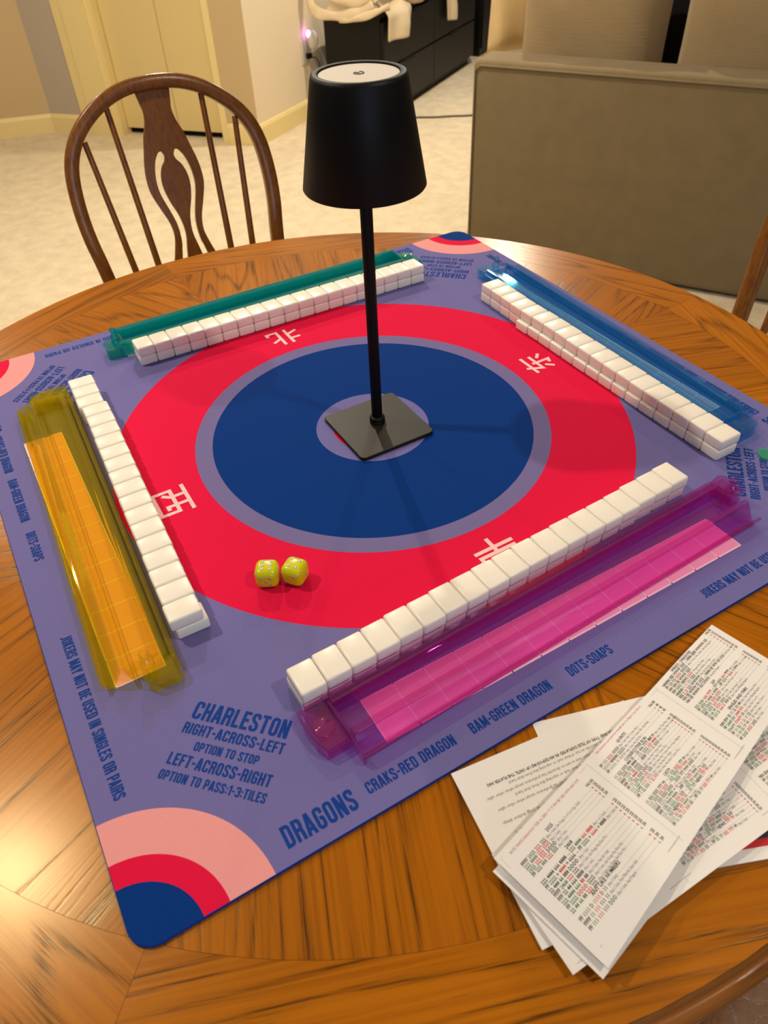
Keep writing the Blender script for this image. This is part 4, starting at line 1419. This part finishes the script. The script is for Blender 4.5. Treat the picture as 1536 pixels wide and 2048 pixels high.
def dpt(x, y, z):
    p = P0 + DD * x + DDN * y
    return Vector((p.x, p.y, z))


def ribbon(bm, rows, th=0.012):
    """rows: list of rows of points -> thick cloth"""
    nr, nc = len(rows), len(rows[0])
    vs = [[bm.verts.new(p) for p in r] for r in rows]
    fs = []
    for i in range(nr - 1):
        for j in range(nc - 1): fs.append(bm.faces.new((vs[i][j], vs[i][j + 1], vs[i + 1][j + 1], vs[i + 1][j])))
    bmesh.ops.recalc_face_normals(bm, faces=fs)
    bmesh.ops.solidify(bm, geom=fs, thickness=th)


bl = tag(empty('blanket', tuple(dpt(0.3, 0.2, DH))), 'cream blanket heaped on the black dresser with corners hanging down', 'blanket')
inv = bl.location.copy()


def bpart(name, bm, sub=2):
    for v in bm.verts: v.co -= inv
    o = from_bm(name, bm, M_TOWEL, bl, True)
    md = o.modifiers.new('round', 'SUBSURF'); md.levels = sub; md.render_levels = sub
    return o


# rumpled heap: a low mound with rolled folds on top and over the edges
bm = bmesh.new()
nx, ny = 36, 18
rows = []
for i in range(nx + 1):
    rr = []
    for j in range(ny + 1):
        x = -0.02 + 1.08 * i / nx; y = 0.03 + 0.31 * j / ny
        e = math.sin(PI * min(1, max(0, i / nx))) ** 0.35 * math.sin(PI * min(1, max(0.02, (j + 0.4) / (ny + 0.8)))) ** 0.5
        z = DH + 0.014 + e * (0.10 + 0.045 * math.sin(11 * x + 5 * y) + 0.04 * abs(math.sin(23 * x - 31 * y)) + 0.035 * abs(math.cos(21 * y + 9 * x)))
        rr.append(dpt(x, y, z))
    rows.append(rr)
ribbon(bm, rows, 0.012)
bpart('heap', bm, 1)


def fold(pts, w, th, up):
    """flattened roll of cloth along pts (dresser frame); w/th half sizes"""
    bm = bmesh.new()
    P_ = catmull([tuple(dpt(*p)) for p in pts], 5)
    n_ = len(P_)
    add_tube(bm, P_, [(th * (0.8 + 0.25 * math.sin(i * 0.9)), w * (0.85 + 0.2 * math.sin(i * 0.6 + 1))) for i in range(n_)], 12, ax=up)
    return bpart('fold', bm, 1)


fold([(-0.03, 0.40, DH + 0.20), (-0.050, 0.405, DH + 0.090), (-0.055, 0.375, DH + 0.035), (-0.052, 0.30, DH + 0.012), (-0.050, 0.20, DH + 0.014), (-0.045, 0.12, DH + 0.030), (-0.02, 0.04, DH + 0.065)], 0.032, 0.011, (0.3, 0.2, 0.9))
fold([(-0.03, 0.34, DH + 0.14), (-0.035, 0.26, DH + 0.085), (-0.03, 0.17, DH + 0.075), (-0.02, 0.08, DH + 0.085), (0.03, 0.02, DH + 0.12)], 0.030, 0.014, (0.3, 0.2, 0.9))
fold([(-0.045, 0.235, DH + 0.000), (-0.060, 0.17, DH - 0.002), (-0.055, 0.09, DH + 0.012), (-0.03, 0.015, DH + 0.035), (0.05, -0.02, DH + 0.05)], 0.020, 0.010, (0.3, 0.2, 0.9))
fold([(0.26, -0.01, DH + 0.10), (0.36, -0.015, DH + 0.035), (0.48, -0.01, DH + 0.030), (0.60, 0.0, DH + 0.040), (0.70, 0.03, DH + 0.07)], 0.034, 0.024, (0, 0, 1))
fold([(0.02, 0.0, DH + 0.14), (0.16, 0.0, DH + 0.12), (0.30, 0.0, DH + 0.13), (0.5, 0.03, DH + 0.12)], 0.035, 0.022, (0, 0, 1))


def flap(bot, top, z1a, z1b, fo):
    """corner hanging down the front: bot/top = (x0, x1)"""
    bm = bmesh.new(); rows = []
    for i in range(12):
        q = i / 11
        rr = []
        for k in range(13):
            f = k / 12
            xa = top[0] + (top[1] - top[0]) * f; xb = bot[0] + (bot[1] - bot[0]) * f
            zb = z1a + (z1b - z1a) * f
            x = xa + (xb - xa) * min(1, q * 1.1); z = DH + 0.07 + (zb - DH - 0.07) * q
            y = 0.05 - 0.075 * min(1, q * 3.0) - fo * max(0, math.sin(PI * (f * 1.7 - 0.5))) * min(1, 1.5 * q)
            rr.append(dpt(x, y, z))
        rows.append(rr)
    ribbon(bm, rows, 0.010)
    return bpart('hanging_corner', bm, 1)


flap((0.0, 0.27), (0.02, 0.34), 0.392, 0.388, 0.045)
flap((0.865, 0.995), (0.84, 0.98), 0.345, 0.335, 0.03)

# plug-in night light on the right-hand wall
WP = C1 + RWD * 0.535
pl = tag(empty('wall_outlet', (WP.x, WP.y, 0.335), math.atan2(RWD.y, RWD.x)), 'white outlet plate low on the wall beside the dresser', 'outlet')
bm = bmesh.new(); add_box(bm, (-0.036, -0.007, -0.058), (0.036, -0.0002, 0.058), 0.003, 2)
from_bm('plate', bm, M_WHITEP, pl, True, 40)
nl = tag(empty('night_light', (WP.x + RWD.x * 0.01, WP.y + RWD.y * 0.01, 0.385), math.atan2(RWD.y, RWD.x)), 'white plug-in night light glowing purple on the wall outlet', 'night light')
bm = bmesh.new()
bmesh.ops.create_uvsphere(bm, u_segments=24, v_segments=14, radius=1.0, matrix=Matrix.Translation((0.03, -0.036, 0.0)) @ Matrix.Diagonal((0.036, 0.028, 0.048, 1)))
from_bm('body', bm, M_WHITEP, nl, True)
t = NT('purple_glow'); t.col((0.9, 0.3, 1.0, 1)); t.b.inputs['Emission Color'].default_value = (0.85, 0.25, 1.0, 1); t.b.inputs['Emission Strength'].default_value = 9.0
bm = bmesh.new()
bmesh.ops.create_uvsphere(bm, u_segments=16, v_segments=10, radius=1.0, matrix=Matrix.Translation((0.006, -0.026, 0.034)) @ Matrix.Diagonal((0.014, 0.012, 0.018, 1)))
from_bm('led', bm, t.m, nl, True)
bm = bmesh.new(); add_box(bm, (-0.012, -0.030, -0.085), (0.022, -0.0075, -0.060), 0.003, 2)
add_tube(bm, [(0.005, -0.03, -0.075), (0.03, -0.05, -0.085), (0.06, -0.05, -0.12), (0.09, -0.03, -0.2)], 0.003, 8)
plug = from_bm('power_plug', bm, M_BLACK, None, True, 40)
plug.location = nl.location; plug.rotation_euler = nl.rotation_euler
tag(plug, 'black plug and lead in the lower socket under the night light', 'plug')
# cord on the carpet
bm = bmesh.new()
add_tube(bm, catmull([(1.75, 3.30, 0.006), (2.05, 3.37, 0.006), (2.159, 3.345, 0.006), (2.25, 3.28, 0.006), (2.34, 3.235, 0.006), (2.42, 3.187, 0.006), (2.7, 3.05, 0.006), (2.95, 2.85, 0.006)], 5), 0.005, 8)
tag(from_bm('floor_cord', bm, simple('grey_cord', (96, 88, 74), 0.6), None, True), 'thin grey cord lying on the carpet between dresser and sofa', 'cord')
# dark television stand beyond the dresser
tv = tag(empty('media_cabinet', tuple(dpt(1.62, 0.0, 0)), math.atan2(DD.y, DD.x)), 'dark cabinet standing past the far end of the black dresser', 'cabinet')
bm = bmesh.new(); add_box(bm, (0, 0.02, 0.0), (0.6, 0.26, 1.1), 0.003, 1)
from_bm('carcass', bm, M_DRESS, tv)
for k in range(2):
    bm = bmesh.new(); add_box(bm, (0.003 + k * 0.298, 0.0, 0.05), (0.297 + k * 0.298, 0.019, 1.09), 0.002, 1)
    from_bm('door', bm, M_DRESS, tv)
